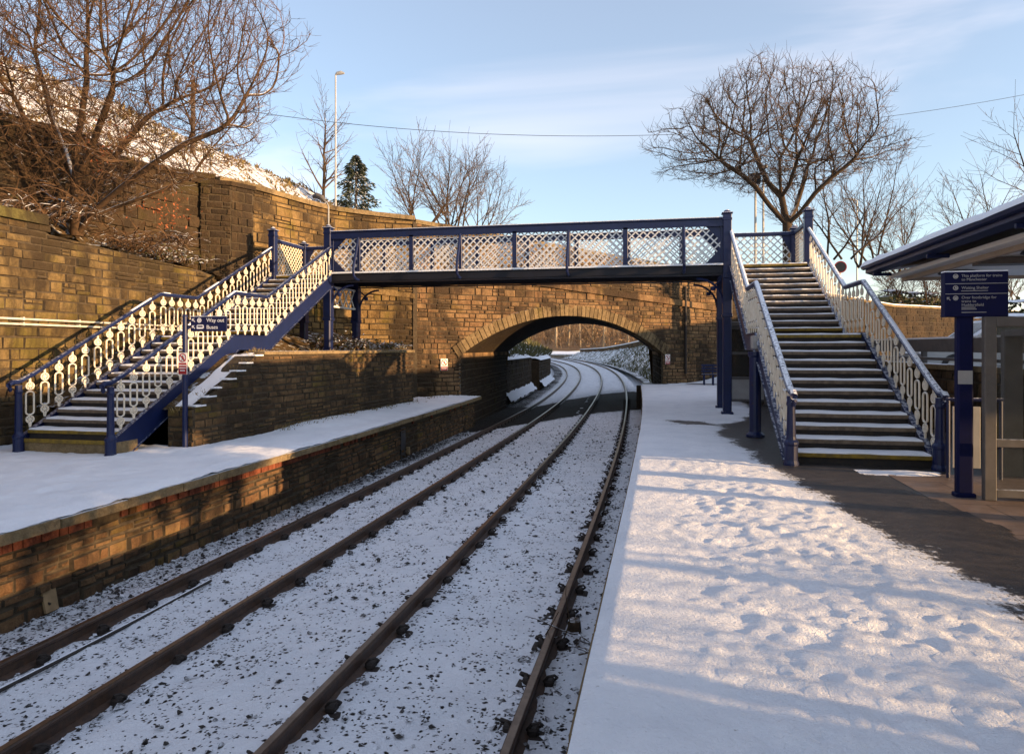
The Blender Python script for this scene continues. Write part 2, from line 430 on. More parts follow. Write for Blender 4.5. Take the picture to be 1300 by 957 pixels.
def smooth_path(pts, n=6):
    out = []
    P_ = [Vector((x,y)) for x,y in pts]
    for i in range(len(P_)-1):
        p0 = P_[max(i-1,0)]; p1 = P_[i]; p2 = P_[i+1]; p3 = P_[min(i+2,len(P_)-1)]
        for k in range(n):
            t = k/n
            q = .5*((2*p1)+(p2-p0)*t+(2*p0-5*p1+4*p2-p3)*t*t+(3*p1-p0-3*p2+p3)*t**3)
            out.append((q.x,q.y))
    out.append(tuple(P_[-1])); return out
def masonry(mb, path, zb, zt, ch=.24, sl=(.28,.72), proud=.03, seed=1, u0=0, u1=None, mask=None, gap=.006, bev=.011, mortar=1, stone=0, zsl=None):
    """coursed stone face: every stone a shallow frustum with its own tone, mortar sheet behind"""
    r = random.Random(seed); u1 = path.len if u1 is None else u1
    zbf = zb if callable(zb) else (lambda u: zb); ztf = zt if callable(zt) else (lambda u: zt)
    zmax = max(ztf(u0+(u1-u0)*i/40) for i in range(41)); zmin = min(zbf(u0+(u1-u0)*i/40) for i in range(41))
    slope = zsl or (lambda u: 0.0)
    z = zmin - .6 if zsl else zmin
    while z < zmax + (.8 if zsl else 0):
        h = ch * r.choice((.62,.8,.95,1.0,1.1,1.3))*r.uniform(.92,1.08)
        u = u0 - r.uniform(0, .3)
        while u < u1:
            l = r.uniform(*sl); a = max(u, u0); b = min(u+l, u1); u += l
            if b - a < .05: continue
            spans = [(a, b)]
            if mask: spans = mask(a, b, z + slope((a+b)/2), z + h + slope((a+b)/2))
            for a_, b_ in spans:
                if b_ - a_ < .04: continue
                um = (a_+b_)/2; zl = z + slope(um); zh = zl + h
                lo = max(zl, zbf(um)); hi = min(zh, ztf(um))
                if hi - lo < .035: continue
                pieces = [(a_, b_, lo, hi)]
                if hi-lo > ch*.85 and r.random() < .16:
                    zm = lerp(lo, hi, r.uniform(.4,.6)); xm = lerp(a_, b_, r.uniform(.35,.65))
                    pieces = [(a_,b_,lo,zm),(a_,xm,zm,hi),(xm,b_,zm,hi)] if b_-a_ > .3 else [(a_,b_,lo,zm),(a_,b_,zm,hi)]
                for (a_, b_, lo, hi) in pieces:
                  o = r.random()**1.5*proud
                  mb.cur = stone; mb.col = (r.random(), r.random(), r.random(), 1)
                  g = min(gap*r.uniform(.5,1.7), (hi-lo)*.12); j = lambda: r.uniform(-.011,.011)
                  k_ = [r.uniform(-.006,.006) for _ in range(8)]
                  A = [path.at(a_+g+k_[0], -.02, lo+g+k_[1]), path.at(b_-g+k_[2], -.02, lo+g+k_[3]), path.at(b_-g+k_[4], -.02, hi-g+k_[5]), path.at(a_+g+k_[6], -.02, hi-g+k_[7])]
                  e = min(bev, (hi-lo)*.15) + g; ti = r.uniform(-.008,.008)
                  B = [path.at(a_+e+k_[0], o+j(), lo+e+k_[1]), path.at(b_-e+k_[2], o+ti+j(), lo+e+k_[3]), path.at(b_-e+k_[4], o+ti+j(), hi-e+k_[5]), path.at(a_+e+k_[6], o+j(), hi-e+k_[7])]
                  C_ = path.at((a_+b_)/2+r.uniform(-.03,.03), o+.006+r.uniform(0,.014), lerp(lo,hi,r.uniform(.4,.6)))
                  n = len(mb.v); mb.v += A + B + [C_]
                  for q in range(4):
                    q2 = (q+1)%4; mb.cur = mortar; mb.face((n+q, n+q2, n+4+q2, n+4+q)); mb.cur = stone; mb.face((n+4+q, n+4+q2, n+8))
        z += h
    # mortar sheet
    mb.cur = mortar; mb.col = (.5,.5,.5,1)
    N = max(2, int((u1-u0)/.35))
    if mask is None:
        for i in range(N):
            a = u0+(u1-u0)*i/N; b = u0+(u1-u0)*(i+1)/N
            mb.quad(path.at(a,-.012,zbf(a)), path.at(b,-.012,zbf(b)), path.at(b,-.012,ztf(b)), path.at(a,-.012,ztf(a)))
    mb.cur = 0
def strip(mb, path, o0, o1, z0, z1, u0=0, u1=None, stone=None, seed=3, jit=.006, gap=.006):
    """box swept along a path between two offsets; stone=length cuts it into blocks"""
    u1 = path.len if u1 is None else u1; r = random.Random(seed)
    f0 = z0 if callable(z0) else (lambda u: z0); f1 = z1 if callable(z1) else (lambda u: z1)
    cuts = [u0]
    while cuts[-1] < u1 - 1e-6:
        l = (stone*r.uniform(.8,1.2) if stone else .5)
        nx = cuts[-1]+l
        if u1-nx < l*.3: nx = u1
        cuts.append(min(nx, u1))
    for a, b in zip(cuts, cuts[1:]):
        dz = r.uniform(-jit,jit) if stone else 0; do = r.uniform(-jit,jit) if stone else 0
        if stone:
            mb.col = (r.random(), r.random(), r.random(), 1); a += gap/2; b -= gap/2
        n = len(mb.v); K = 3 if b-a > .4 else 2
        for k in range(K):
            u = a+(b-a)*k/(K-1); c = .012 if stone else 0
            mb.v += [path.at(u,o0,f0(u)), path.at(u,o1+do-0,f0(u)), path.at(u,o1+do,f1(u)+dz-c), path.at(u,o1+do-c,f1(u)+dz), path.at(u,o0,f1(u)+dz)]
        for k in range(K-1):
            A = n+5*k; B = A+5
            for q in range(5):
                q2 = (q+1)%5; mb.face((A+q, B+q, B+q2, A+q2))
        mb.face((n,n+1,n+2,n+3,n+4)); e = n+5*(K-1); mb.face((e+4,e+3,e+2,e+1,e))
def heightfield(mb, xs, ys, zf, colf=None, keep=None):
    n0 = len(mb.v); nx = len(xs); cols = []
    for y in ys:
        for x in xs:
            q = zf(x, y); mb.v.append(q if hasattr(q, '__len__') else (x, y, q))
            if colf: cols.append(colf(x, y))
    for j in range(len(ys)-1):
        for i in range(nx-1):
            if keep and not keep((xs[i]+xs[i+1])/2, (ys[j]+ys[j+1])/2): continue
            a = n0+j*nx+i
            if colf:
                k = j*nx+i; c = (cols[k]+cols[k+1]+cols[k+nx]+cols[k+nx+1])/4; mb.col = (c,c,c,1)
            mb.face((a, a+1, a+nx+1, a+nx))
def frange(a, b, s):
    n = max(1, int(round((b-a)/s))); return [a+(b-a)*i/n for i in range(n+1)]

# ------------------------------------------------------------------ alignment of the railway
def cx(a): return -max(0, a-8)**2/1080.0
RAILS = [(-5.54,-1.15,-.20),(-4.15,-1.03,-.07),(-2.38,-.90,.06),(-.92,-.90,.12)]
def railz(i, a): return RAILS[i][1] + RAILS[i][2]*sm(15,40,a)
def bedz(b, a):
    k = [(-7.6, railz(0,a)-.10), (-6.3, railz(0,a)-.17), (-5.54, railz(0,a)-.155), (-4.15, railz(1,a)-.155), (-3.2,(railz(1,a)+railz(2,a))/2-.15), (-2.38, railz(2,a)-.15), (-.92, railz(3,a)-.15), (-.2, railz(3,a)-.13)]
    return interp(b, k)
PLZ = -.25
def pz(a): return -.09*sm(11,16,a)*(1-sm(22,29,a))
# stone bridge survey
PL = Vector((-7.01,24.59)); PR = Vector((.10,30.98)); BD = PR-PL; SPAN = BD.length; BDn = BD.normalized()
BN = Vector((BDn.y,-BDn.x)); BAR = Vector((-.05,1.0)); BLEN = 10.0
def under(x, y):
    """parameters across / along the bridge barrel"""
    q = Vector((x,y))-PL; det = BD.x*BAR.y-BD.y*BAR.x
    t = (q.x*BAR.y-q.y*BAR.x)/det; s = (BD.x*q.y-BD.y*q.x)/det
    return t, s

# ------------------------------------------------------------------ trackbed
def bed_cov(b, a):
    x = b+cx(a); t, s = under(x, a)
    c = .56
    if -.4 < t < 1.5:
        wob = .5*nz(x*.6, a*.3)
        c -= .6*sm(-1.6+wob,-.2+wob,s)*(1-sm(9.2+wob,10.6+wob,s))
    if b < -5.75: c -= .16*sm(-5.75,-6.1,b) + .14*sm(6.5,14,a)*sm(-5.8,-6.3,b)
    for rb,_,_ in RAILS: c -= .13*(1-sm(.05,.19,abs(b-rb)))
    c -= .11*sm(14,22,a)*(.5+.5*math.sin(a*2*math.pi/.7))*(1 if (-5.9<b<-3.8 or -2.8<b<-.4) else 0)
    c += .07*nz(b*.6, a*.25, 9)
    return c
ys = frange(1.2,9,.05)+frange(9,20,.09)[1:]+frange(20,45,.22)[1:]+frange(45,175,1.0)[1:]
mb = MB()
xs = frange(-7.0,-.28,.055)
def bz(b, a):
    near = 1-sm(20,60,a)
    z = bedz(b,a) + .030*fbm(b*2.2,a*2.2,1,3)*near + .012*nz(b*9,a*9)*near
    s = .5+.5*math.cos(a*2*math.pi/.7)
    if (-5.95<b<-3.75 or -2.8<b<-.5): z += .015*s*near
    return (b+cx(a), a, z)
heightfield(mb, xs, ys, bz, bed_cov)
tag(mb.build('trackbed', M['trackbed'], smooth=True), 'snow dusted stone ballast bed under the two curving railway tracks', 'trackbed', kind='structure')

# loose ballast that pokes through the snow: nobody could count it
mb = MB(); r = random.Random(11)
def rock(mb, c, s, r):
    n = len(mb.v); P_ = []
    for k in range(6):
        d = [(1,0,0),(-1,0,0),(0,1,0),(0,-1,0),(0,0,1),(0,0,-1)][k]
        P_.append((c[0]+(d[0]+r.uniform(-.35,.35))*s*r.uniform(.7,1.3), c[1]+(d[1]+r.uniform(-.35,.35))*s*r.uniform(.7,1.3), c[2]+(d[2]*.7+r.uniform(-.2,.2))*s*.8))
    mb.v += P_
    for f in ((0,2,4),(2,1,4),(1,3,4),(3,0,4),(2,0,5),(1,2,5),(3,1,5),(0,3,5)): mb.face([n+i for i in f])
cnt = 0
while cnt < 6800:
    a = 1.8 + 22*r.random()**1.9; b = r.uniform(-6.7,-.35)
    w = .13
    if b < -5.7: w = .55
    if b < -6.1: w = .95
    for rb,_,_ in RAILS:
        if abs(b-rb) < .22: w = .6
    if -.8 < b: w = max(w, .3)
    w *= .35+1.1*max(0, .5+nz(b*1.1, a*.6, 4))
    if r.random() > w: continue
    if any(abs(b-q[0]) < .06 for q in RAILS): continue
    s = r.uniform(.012,.032)*(1+.15*(a>8))
    if r.random() < .03: s *= 1.6
    rock(mb, (b+cx(a), a, bedz(b,a)+.004+s*.25), s, r); cnt += 1
tag(mb.build('ballast_stones', M['stone']), 'dark loose ballast stones poking through the snow between the rails', 'ballast', kind='stuff')

# ------------------------------------------------------------------ tracks
def make_track(i0, i1, label):
    mid = (RAILS[i0][0]+RAILS[i1][0])/2
    t = thing('railway_track', label, 'railway track', (mid, 2, bedz(mid,2)), 'railway tracks')
    for i in (i0, i1):
        b = RAILS[i][0]; pts = [(b+cx(a), a, railz(i,a)) for a in frange(.9,30,.5)+frange(30,170,2)[1:]]
        prof_web = [(-.065,-.155),(.065,-.155),(.065,-.142),(.013,-.118),(.012,-.052),(.033,-.036),(.035,-.012),(.028,-.002),(-.028,-.002),(-.035,-.012),(-.033,-.036),(-.012,-.052),(-.013,-.118),(-.065,-.142)]
        m = MB(); m.sweep(pts, prof_web); ro = m.build('rail', M['rust'], t)
        m = MB(); m.sweep(pts, [(-.026,-.002),(.026,-.002),(.024,.004),(-.024,.004)]); m.build('running_surface', M['railtop'], ro)
    r = random.Random(i0+5)
    # sleepers
    a = 1.2; first = None; n = 0
    smb = MB(); smb.bbox(-1.28,1.28,-.13,.13,-.14,0,.02)
    while a < 40:
        zl = bedz(RAILS[i0][0]-.3,a); zr = bedz(RAILS[i1][0]+.3,a)
        loc = (mid+cx(a), a, (bedz(RAILS[i0][0],a)+bedz(RAILS[i1][0],a))/2-.055+r.uniform(-.006,.010))
        if first is None:
            first = smb.build('sleeper', M['sleeper'], t, world=False); first.location = Vector(loc)-wloc(t); o = first
        else: o = copy_part(first, t, loc)
        o.rotation_euler = (0, -math.atan2(railz(i1,a)-railz(i0,a), RAILS[i1][0]-RAILS[i0][0]), -(a-8)/540 if a > 8 else 0)
        a += .70
    # chairs / spring clips holding the rail foot
    cmb = MB(); cmb.bbox(-.17,.17,-.075,.075,-.175,-.142,.012)
    for sx in (-1,1):
        cmb.bbox(min(sx*.05,sx*.12),max(sx*.05,sx*.12),-.05,.05,-.15,-.095,.012)
        cmb.tube([(sx*.045,-.02,-.115),(sx*.085,-.035,-.065),(sx*.13,-.02,-.06),(sx*.145,.015,-.09),(sx*.12,.045,-.12),(sx*.06,.035,-.115)], .011, 5)
    first = None
    for i in (i0, i1):
        a = 1.2
        while a < 34:
            loc = (RAILS[i][0]+cx(a), a, railz(i,a))
            if first is None: first = cmb.build('rail_chair', M['iron'], t, world=False); first.location = Vector(loc)-wloc(t)
            else: copy_part(first, t, loc)
            a += .70
make_track(0, 1, 'rusty railway track nearest the left platform wall, running under the stone arch')
make_track(2, 3, 'rusty railway track beside the wide snowy right platform edge, curving left')

# conduit pipe lying beside the left track (thin snow capped cable duct)
pts = [(-5.28+cx(a)+.02*math.sin(a*1.3), a, bedz(-5.28,a)+.035) for a in frange(2.2,7.6,.3)]
m = MB(); m.tube(pts, .02, 6)
tag(m.build('track_cable', M['sleeper']), 'thin snow capped cable lying along the leftmost rail', 'cable')

# ------------------------------------------------------------------ left platform
lp = thing('left_platform', 'low snow covered stone platform on the left with a golden coping edge', 'platform', (-7.5,10,PLZ), kind='structure')
pe = Path([(-6.45+cx(a), a) for a in frange(-1,25.4,1.0)])
m = MB(); masonry(m, pe, -1.45, PLZ-.275, .125, (.16,.45), .04, 21, gap=.009, bev=.012)
m.build('platform_wall', [M['platwall'], M['mortar']], lp)
m = MB(); r = random.Random(4)
u = 0
while u < pe.len:
    l = .115; fade = sm(13,17,u)
    if r.random() > fade*.9 and not (8.0 < u < 8.5):
        m.col = (r.random(),r.random(),r.random(),1); o = r.uniform(.0,.018)
        a_, b_ = u+.006, u+l-.006
        P0 = [pe.at(a_,-.05,PLZ-.27), pe.at(b_,-.05,PLZ-.27), pe.at(b_,o,PLZ-.27), pe.at(a_,o,PLZ-.27)]
        P1 = [(x,y,PLZ-.112) for x,y,_ in P0]; m.box8([P0[0],P0[3],P0[2],P0[1],P1[0],P1[3],P1[2],P1[1]])
    u += l
m.build('brick_course', M['redbrick'], lp)
m = MB(); m.col = (.2,.5,.8,1); strip(m, pe, -.3, -.03, PLZ-.29, PLZ-.10); m.build('wall_core', M['mortar'], lp)
m = MB(); strip(m, pe, -.35, .27, PLZ-.108, PLZ-.005, stone=.95, seed=9, jit=.008, gap=.012); m.build('coping', M['coping'], lp)
m = MB(); strip(m, pe, -6.2, -.35, PLZ-.9, PLZ-.03); m.build('platform_fill', M['asphalt'], lp)
# flat black block for the dark of an opening in the platform face
m = MB(); q = pe.at(18.4,0,0); m.box8([pe.at(18.2,0,-1.3),pe.at(18.55,0,-1.3),pe.at(18.55,.03,-1.3),pe.at(18.2,.03,-1.3),pe.at(18.2,0,-.52),pe.at(18.55,0,-.52),pe.at(18.55,.03,-.52),pe.at(18.2,.03,-.52)])
m.build('dark_recess', M['black'], lp)
# snow sheet on it
def lsnow(x, y):
    e = y; edge = -6.45+cx(y)+.27
    d = edge - x
    z = PLZ + .012 + .03*sm(0,.35,d) + .018*fbm(x*1.7,y*1.7,2,4) + .014*fbm(x*5,y*5,7,4) - .03*max(0,nz(x*4.2,y*3.0,17)-.28)*sm(.4,.9,d)
    z += .022*max(0,nz(x*3.1,y*2.3,5))*sm(11,8,y)
    z += .10*sm(1.3,.2, x-podx(y))*sm(13.0,15,y) if y > 12 else 0
    return (x, y, z)
def podx(y): return interp(y, [(11.15,-8.09),(20.7,-7.42),(22,-7.6),(24,-7.7)])
ysn = frange(-1,12,.06)+frange(12,25.2,.14)[1:]
m = MB()
n0 = 0
def ls2(k, y):
    edge = -6.45+cx(y)+.255
    w = 5.4 if y < 10.2 else 5.4
    x = edge - w*k
    return lsnow(x, y)
heightfield(m, frange(0,1,.012), ysn, ls2, keep=lambda k, y: not (y > 11.2 and -6.2+cx(y)-5.4*k < podx(max(y,11.15))-.12 and y < 21.3) and not (y > 21.3 and -6.2+cx(y)-5.4*k < -8.6 + (y-21)*.5))
tag(m.build('platform_snow', M['snow'], smooth=True), 'smooth snow lying on the left platform', 'snow', kind='stuff')

# ------------------------------------------------------------------ right platform
rp = thing('right_platform', 'wide right platform of wet asphalt and brown slabs under snow', 'platform', (1.5,8,0), kind='structure')
pr = Path([(-.33+cx(a), a) for a in frange(-2,29.6,.8)][::-1])   # runs towards the camera so its right side faces the track
def prz(off): return lambda u: pz(29.6-u)+off
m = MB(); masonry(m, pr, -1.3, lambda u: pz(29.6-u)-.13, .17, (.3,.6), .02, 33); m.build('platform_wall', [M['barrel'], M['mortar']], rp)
m = MB(); strip(m, pr, -.7, .03, prz(-.11), prz(-.004), stone=.9, seed=12); m.build('coping', M['coping'], rp)
m = MB()
ysr = frange(-2,31.5,.5)
heightfield(m, [0,.12,.3,.5,.7,.85,1], ysr, lambda k, y: (lerp(-.33+cx(y)-.0+.05, 2.75, k) if y < 9 else lerp(-.28+cx(y), 6.0, k), y, pz(y)-.006))
m.build('asphalt_surface', M['asphalt'], rp)
m = MB(); m.box(2.72,14,-6,9.6,-.3,-.002); m.build('slab_paving', M['slabs'], rp)
m = MB(); m.box(-.95,6,29.55,29.7,-1.2,-.01); m.build('end_wall', M['barrel'], rp)
# trodden snow
def snow_edge(y):
    return interp(y, [(-2,2.6),(3.4,2.45),(4.2,2.3),(5.2,2.12),(6.3,2.05),(7.6,1.98),(8.6,1.72),(9.6,1.55),(10.4,1.50),(11.6,1.42),(13.5,1.2),(15.2,1.4),(16.6,1.9),(18,2.4),(30,3.0)])
def rsnow_h(x, y):
    e = snow_edge(y); d = e - x + .22*fbm(x*.9,y*.9,6,4)
    th = .055*sm(-.3,.8,d) - .03
    lump = fbm(x*1.6,y*1.9,3,6)
    n2 = fbm(x*6.3,y*5.2,8,4); n3 = abs(nz(x*3.6+.7*nz(x*2,y*2),y*3.0,12)); n5 = abs(nz(x*8+nz(x*3,y*3),y*6.5,31))
    walk = sm(-.15,.5,x)*(.45+.55*sm(10.5,6,y))
    h = th + .009*lump + walk*(.014*n2 + .008*(n3-.25) + .020*(n5-.25) + .014*nz(x*13+nz(x*4,y*4),y*10,5)) + (1-walk)*.006*n2
    foot = max(0, nz(x*6.0,y*3.6,21)-.18)
    h -= foot*.006*walk
    edge = x-(-.33+cx(y))
    if edge < .06: h -= .02*(1-sm(0,.06,edge))
    if 15.1 < y < 16.3 and x < 2.5: h -= .06*sm(.15,.5,.5-abs(y-15.7))*sm(-.3,.25,nz(x*1.3,y*2,2)+.15)*sm(-.5,.1,x)
    return h
def rcov(x, y):
    e = snow_edge(y); d = e - x + .22*fbm(x*.9,y*.9,6,4)
    c = .26 + .60*sm(-.62,.85,d) + 1.2*min(0, rsnow_h(x,y)-.005)*4
    if 15.0 < y < 16.4 and x < 3: c -= .55*sm(0,.5,.7-abs(y-15.7))*sm(-.4,.2,nz(x*1.1,y*1.5,2))*sm(-.4,.3,x)
    return max(0, min(1, c))
m = MB()
def rx(k, y): return lerp(-.345+cx(y), 3.45, k)
def rs(k, y):
    x = rx(k, y); return (x, y, pz(y)+max(rsnow_h(x,y), .003+.002*nz(x*9,y*9)))
def rkeep(k, y):
    return rx(k,y) < snow_edge(y)+.85+.1*nz(y*3,1)
yy = frange(1.4,4.5,.028)+frange(4.5,10,.034)[1:]+frange(10,18,.08)[1:]+frange(18,30,.16)[1:]
heightfield(m, frange(0,1,.0095), yy, rs, lambda k,y: rcov(rx(k,y),y), keep=rkeep)
heightfield(m, frange(0,1,.05), frange(-2,1.4,.1), rs, lambda k,y: rcov(rx(k,y),y))
tag(m.build('trodden_snow', M['snowp'], smooth=True), 'trodden lumpy snow covering the right platform', 'snow', kind='stuff')
# patch of snow at stair foot etc
m = MB(); heightfield(m, frange(2.3,3.4,.05), frange(9.35,9.75,.05), lambda x,y: (x,y,.03*max(0,1-((x-2.95)/.4)**2-((y-9.55)/.16)**2)**.5 -.004+.008*nz(x*9,y*9)))
tag(m.build('snow_patch', M['snow'], smooth=True), 'small leftover patch of snow at the foot of the right staircase', 'snow', kind='stuff')

# ------------------------------------------------------------------ left walls and bank
lw = thing('retaining_wall', 'long golden sandstone wall behind the left staircase with mossy capping', 'wall', (-11.5,10,PLZ), )
pw = Path([(-11.5,-4),(-11.5,17.9)])
def lw_top(u):
    a = u-4
    return interp(a, [(-4,3.88),(11.45,3.88),(11.5,3.72),(13.5,3.62),(16.4,3.50),(17.9,2.75)])
m = MB(); masonry(m, pw, PLZ-.1, lw_top, .165, (.16,.55), .04, 41); m.build('wall_face', [M['wall'], M['mortar']], lw)
m = MB(); strip(m, pw, -.5, -.015, PLZ-.5, lambda u: lw_top(u)-.02); m.build('wall_core', M['mortar'], lw)
m = MB(); strip(m, pw, -.45, .07, 3.88, 4.07, u0=0, u1=15.45, stone=1.15, seed=5); m.build('capping', M['mossy'], lw)
# conduits on it
for k, (dz, dx) in enumerate(((0,0),(.095,.075))):
    c = thing('wall_conduit', ('lower' if k == 0 else 'upper') + ' of two thin white conduits running along the left stone wall', 'conduit', (-11.42,9,2))
    m = MB(); a0 = 8.55+dx*1.4; zc = 1.98+dz
    m.tube([(-11.42,a0,4.12),(-11.42,a0,zc+.09),(-11.42,a0+.03,zc+.03),(-11.42,a0+.09,zc),(-11.42,16.6,zc-.02)], .02, 8)
    m.build('pipe', M['conduit'], c)
    m = MB()
    for a in frange(9.6,16,1.3): m.bbox(-11.47,-11.395,a-.02,a+.02,zc-.03,zc+.03,.005)
    for z in (2.6,3.3): m.bbox(-11.47,-11.395,a0-.03,a0+.03,z-.02,z+.02,.005)
    m.build('clip', M['conduit'], c)

# sloping bank between the low wall and the high wall
def bankz(x, y):
    base = interp(y, [(-4,4.0),(11.3,4.0),(12,3.72),(14,3.62),(16.4,3.52),(18.2,3.3)])
    k = sm(-11.6,-13.3,x)
    return base + .75*k*sm(17.5,13,y) + .10*fbm(x*1.6,y*1.6,3,4) + .06*nz(x*5,y*5)
m = MB(); heightfield(m, frange(-14,-11.52,.1), frange(-4,18.2,.12), bankz)
tag(m.build('bank', M['bank'], smooth=True), 'leaf strewn snowy bank between the low and the high left walls', 'bank', kind='structure')

# rough high wall behind the tree
rw = thing('overgrown_wall', 'dark overgrown stone wall standing behind the big left tree', 'wall', (-13.2,8,3.5))
pw2 = Path([(-13.2,-4),(-13.2,14),(-12.9,16.2),(-12.1,17.6)])
top2 = lambda u: interp(u-4, [(-4,6.0),(8,6.05),(11.2,6.2),(13.6,6.35),(14.6,6.45),(14.7,6.15),(17.8,6.2)]) + .05*nz(u*1.7,3)
m = MB(); masonry(m, pw2, 3.2, top2, .27, (.3,.8), .07, 55); m.build('wall_face', [M['rough'], M['mortar']], rw)
m = MB(); strip(m, pw2, -.6, -.015, 3.0, lambda u: top2(u)-.02); m.build('wall_core', M['mortar'], rw)
m = MB(); strip(m, pw2, -.55, .05, lambda u: top2(u), lambda u: top2(u)+.12, stone=.8, seed=8, jit=.03); m.build('capping', M['rough'], rw)

# high retaining wall between pilaster and bridge
SEAM = PL - BDn*(.184*SPAN)
HP = smooth_path([(-11.95,17.5),(-11.55,18.5),(-10.75,21.4),(-9.7,22.55),(SEAM.x-.02,SEAM.y-.02)], 5)
hp = Path(HP)
def htop(u): return interp(u/hp.len, [(0,6.12),(.3,6.1),(.7,6.05),(1,5.95)])
hw = thing('high_retaining_wall', 'high golden sandstone wall curving from the left stairs to the stone bridge', 'wall', (-10.8,20.5,1.4))
m = MB(); masonry(m, hp, -1.4, lambda u: htop(u)-.002, .21, (.22,.7), .04, 61); m.build('wall_face', [M['high'], M['mortar']], hw)
m = MB(); strip(m, hp, -.6, -.015, -1.5, lambda u: htop(u)-.02); m.build('wall_core', M['mortar'], hw)
m = MB(); strip(m, hp, -.55, .10, htop, lambda u: htop(u)+.15, stone=.9, seed=18); m.build('coping', M['coping'], hw)
m = MB(); strip(m, hp, -.1, .07, lambda u: htop(u)-2.35-.05*u, lambda u: htop(u)-2.17-.05*u, stone=.9, seed=19); m.build('string_course', M['high'], hw)
# pilaster at the corner
pil = Path([(-12.25,17.15),(-11.62,17.62)]); pil2 = Path([(-11.62,17.62),(-11.36,18.3)])
m = MB()
for q, sd in ((pil,63),(pil2,64)): masonry(m, q, 2.6, 6.02, .21, (.2,.45), .03, sd)
m.build('pilaster', [M['rough'], M['mortar']], hw)
m = MB(); m.poly_prism([(-12.3,17.1),(-11.58,17.58),(-11.3,18.32),(-12.0,18.5)], 'z', 6.02, 6.14); m.build('pilaster_cap', M['rough'], hw)
m = MB(); m.poly_prism([(-12.25,17.2),(-11.64,17.64),(-11.4,18.3),(-12.0,18.4)], 'z', 2.6, 6.0); m.build('pilaster_core', M['mortar'], hw)

# ------------------------------------------------------------------ podium under the left stair landing
po = thing('stone_podium', 'soot stained brick and stone podium carrying the left end of the footbridge', 'podium', (-8,15,PLZ))
pp = Path([(-8.9,10.45),(-8.12,10.6),(-7.42,20.7)])
pp2 = Path([(-7.42,20.7),(-8.55,21.6)])
PODT = 1.44
def ptop(u):
    a = 10.6+(u-.8)*.9976 if u > .8 else 10.6
    i = math.floor((a-10.6)/.30)
    return min(PODT-.03, .42+.165*max(0,i-1))
ppm = Path([(-8.09,11.15),(-7.42,20.7)])
def ptopm(u): return min(PODT-.03, .50+.148*math.floor((u-.02)/.285))
m = MB(); masonry(m, ppm, PLZ-.1, ptopm, .14, (.18,.5), .025, 71, gap=.007, bev=.01)
ppe = Path([(-8.62,11.15),(-8.09,11.15)]); masonry(m, ppe, PLZ-.1, .50, .15, (.2,.45), .02, 72)
masonry(m, pp2, PLZ-.1, PODT-.2, .18, (.3,.6), .02, 73)
m.build('podium_face', [M['podium'], M['mortar']], po)
m = MB(); strip(m, ppm, -.5, -.015, PLZ-.4, lambda u: ptopm(u)-.02, u0=.02); strip(m, pp2, -.4, -.015, PLZ-.4, PODT-.2); m.build('podium_core', M['mortar'], po)
m = MB()
for i in range(7):     # stepped capping stones with snow on their tops
    u0_ = .05+.30*i; z = .42+.165*max(0,i-1)
m = MB(); strip(m, ppm, -.45, .05, PODT-.04, PODT+.03, u0=2.0, stone=.7, seed=23); m.build('capping', M['coping'], po)
m = MB()
for i in range(7):
    a0 = .02+.285*i; z = ptopm(a0+.1)
    P0 = [ppm.at(a0,-.16,z-.01), ppm.at(a0+.29,-.16,z-.01), ppm.at(a0+.29,.008,z-.01), ppm.at(a0+.02,.008,z-.01)]
    P1 = [(x,y,z+.014+.014*abs(nz(x*7,y*7))) for x,y,_ in P0]
    m.box8([P0[0],P0[3],P0[2],P0[1],P1[0],P1[3],P1[2],P1[1]])
m.build('step_snow', M['snow'], po)
# soil and snow on top of the podium, sloping to the walls, plus the snowy ramp under the stringer
def podtop(x, y):
    z = PODT-.03 + .05*fbm(x*2,y*2,4,4) + .55*sm(-9.2,-11.2,x) + .25*sm(19.5,22.5,y)
    z = min(z, interp(y, [(11.2,.42),(13.2,PODT+.0),(24,3)])+.02*nz(x*4,y*4))
    return z
m = MB(); heightfield(m, frange(0,1,.025), frange(11.22,23.4,.12), lambda k,y: (lambda x: (x,y,podtop(x,y)))(lerp(podx(min(y,20.7))-.18-max(0,y-20.6)*.75, -11.5, k)))
tag(m.build('podium_soil', M['bank'], smooth=True), 'snowy soil filling the top of the stone podium', 'soil', kind='structure')
m = MB(); heightfield(m, frange(0,1,.08), frange(11.2,13.2,.08), lambda k,y: (lambda x: (x,y,podtop(x,y)+.02+.012*nz(x*5,y*5)))(lerp(podx(y)-.2, -8.58, k)))
tag(m.build('snow_slope', M['snow'], smooth=True), 'strip of snow sloping down beside the left stair stringer', 'snow', kind='stuff')

# ------------------------------------------------------------------ stone arch bridge
br = thing('stone_bridge', 'golden sandstone road bridge with a low segmental arch over the tracks', 'bridge', (PL.x, PL.y, -.3))
SPR = 1.30; RISE = 1.5; RAD = (SPAN*SPAN/4+RISE*RISE)/(2*RISE); ZC = SPR+RISE-RAD; RING = .41
T0, T1 = -.184, 1.40
bp = Path([tuple(PL+BD*T0), tuple(PL+BD*T1)])
U0 = -T0*SPAN; UC = U0+SPAN/2
def par_top(u):  t = u/SPAN+T0; return 5.74-.72*t-.02
def str_z(u):    t = u/SPAN+T0; return 4.145-.72*t
def arch_mask(a, b, z0, z1):
    if z0 < SPR:      # abutments stand either side of the opening
        lim = (U0, U0+SPAN)
        if z1 <= SPR-.001 or True:
            hw_ = SPAN/2
            if z1 > SPR:
                hw_ = SPAN/2
            L, Rr = UC-hw_, UC+hw_
    else:
        dz = z0-ZC; rr = RAD+.04
        if dz >= rr: return [(a, b)]
        hw_ = math.sqrt(rr*rr-dz*dz); L, Rr = UC-hw_, UC+hw_
    out = []
    if a < L: out.append((a, min(b, L)))
    if b > Rr: out.append((max(a, Rr), b))
    return out
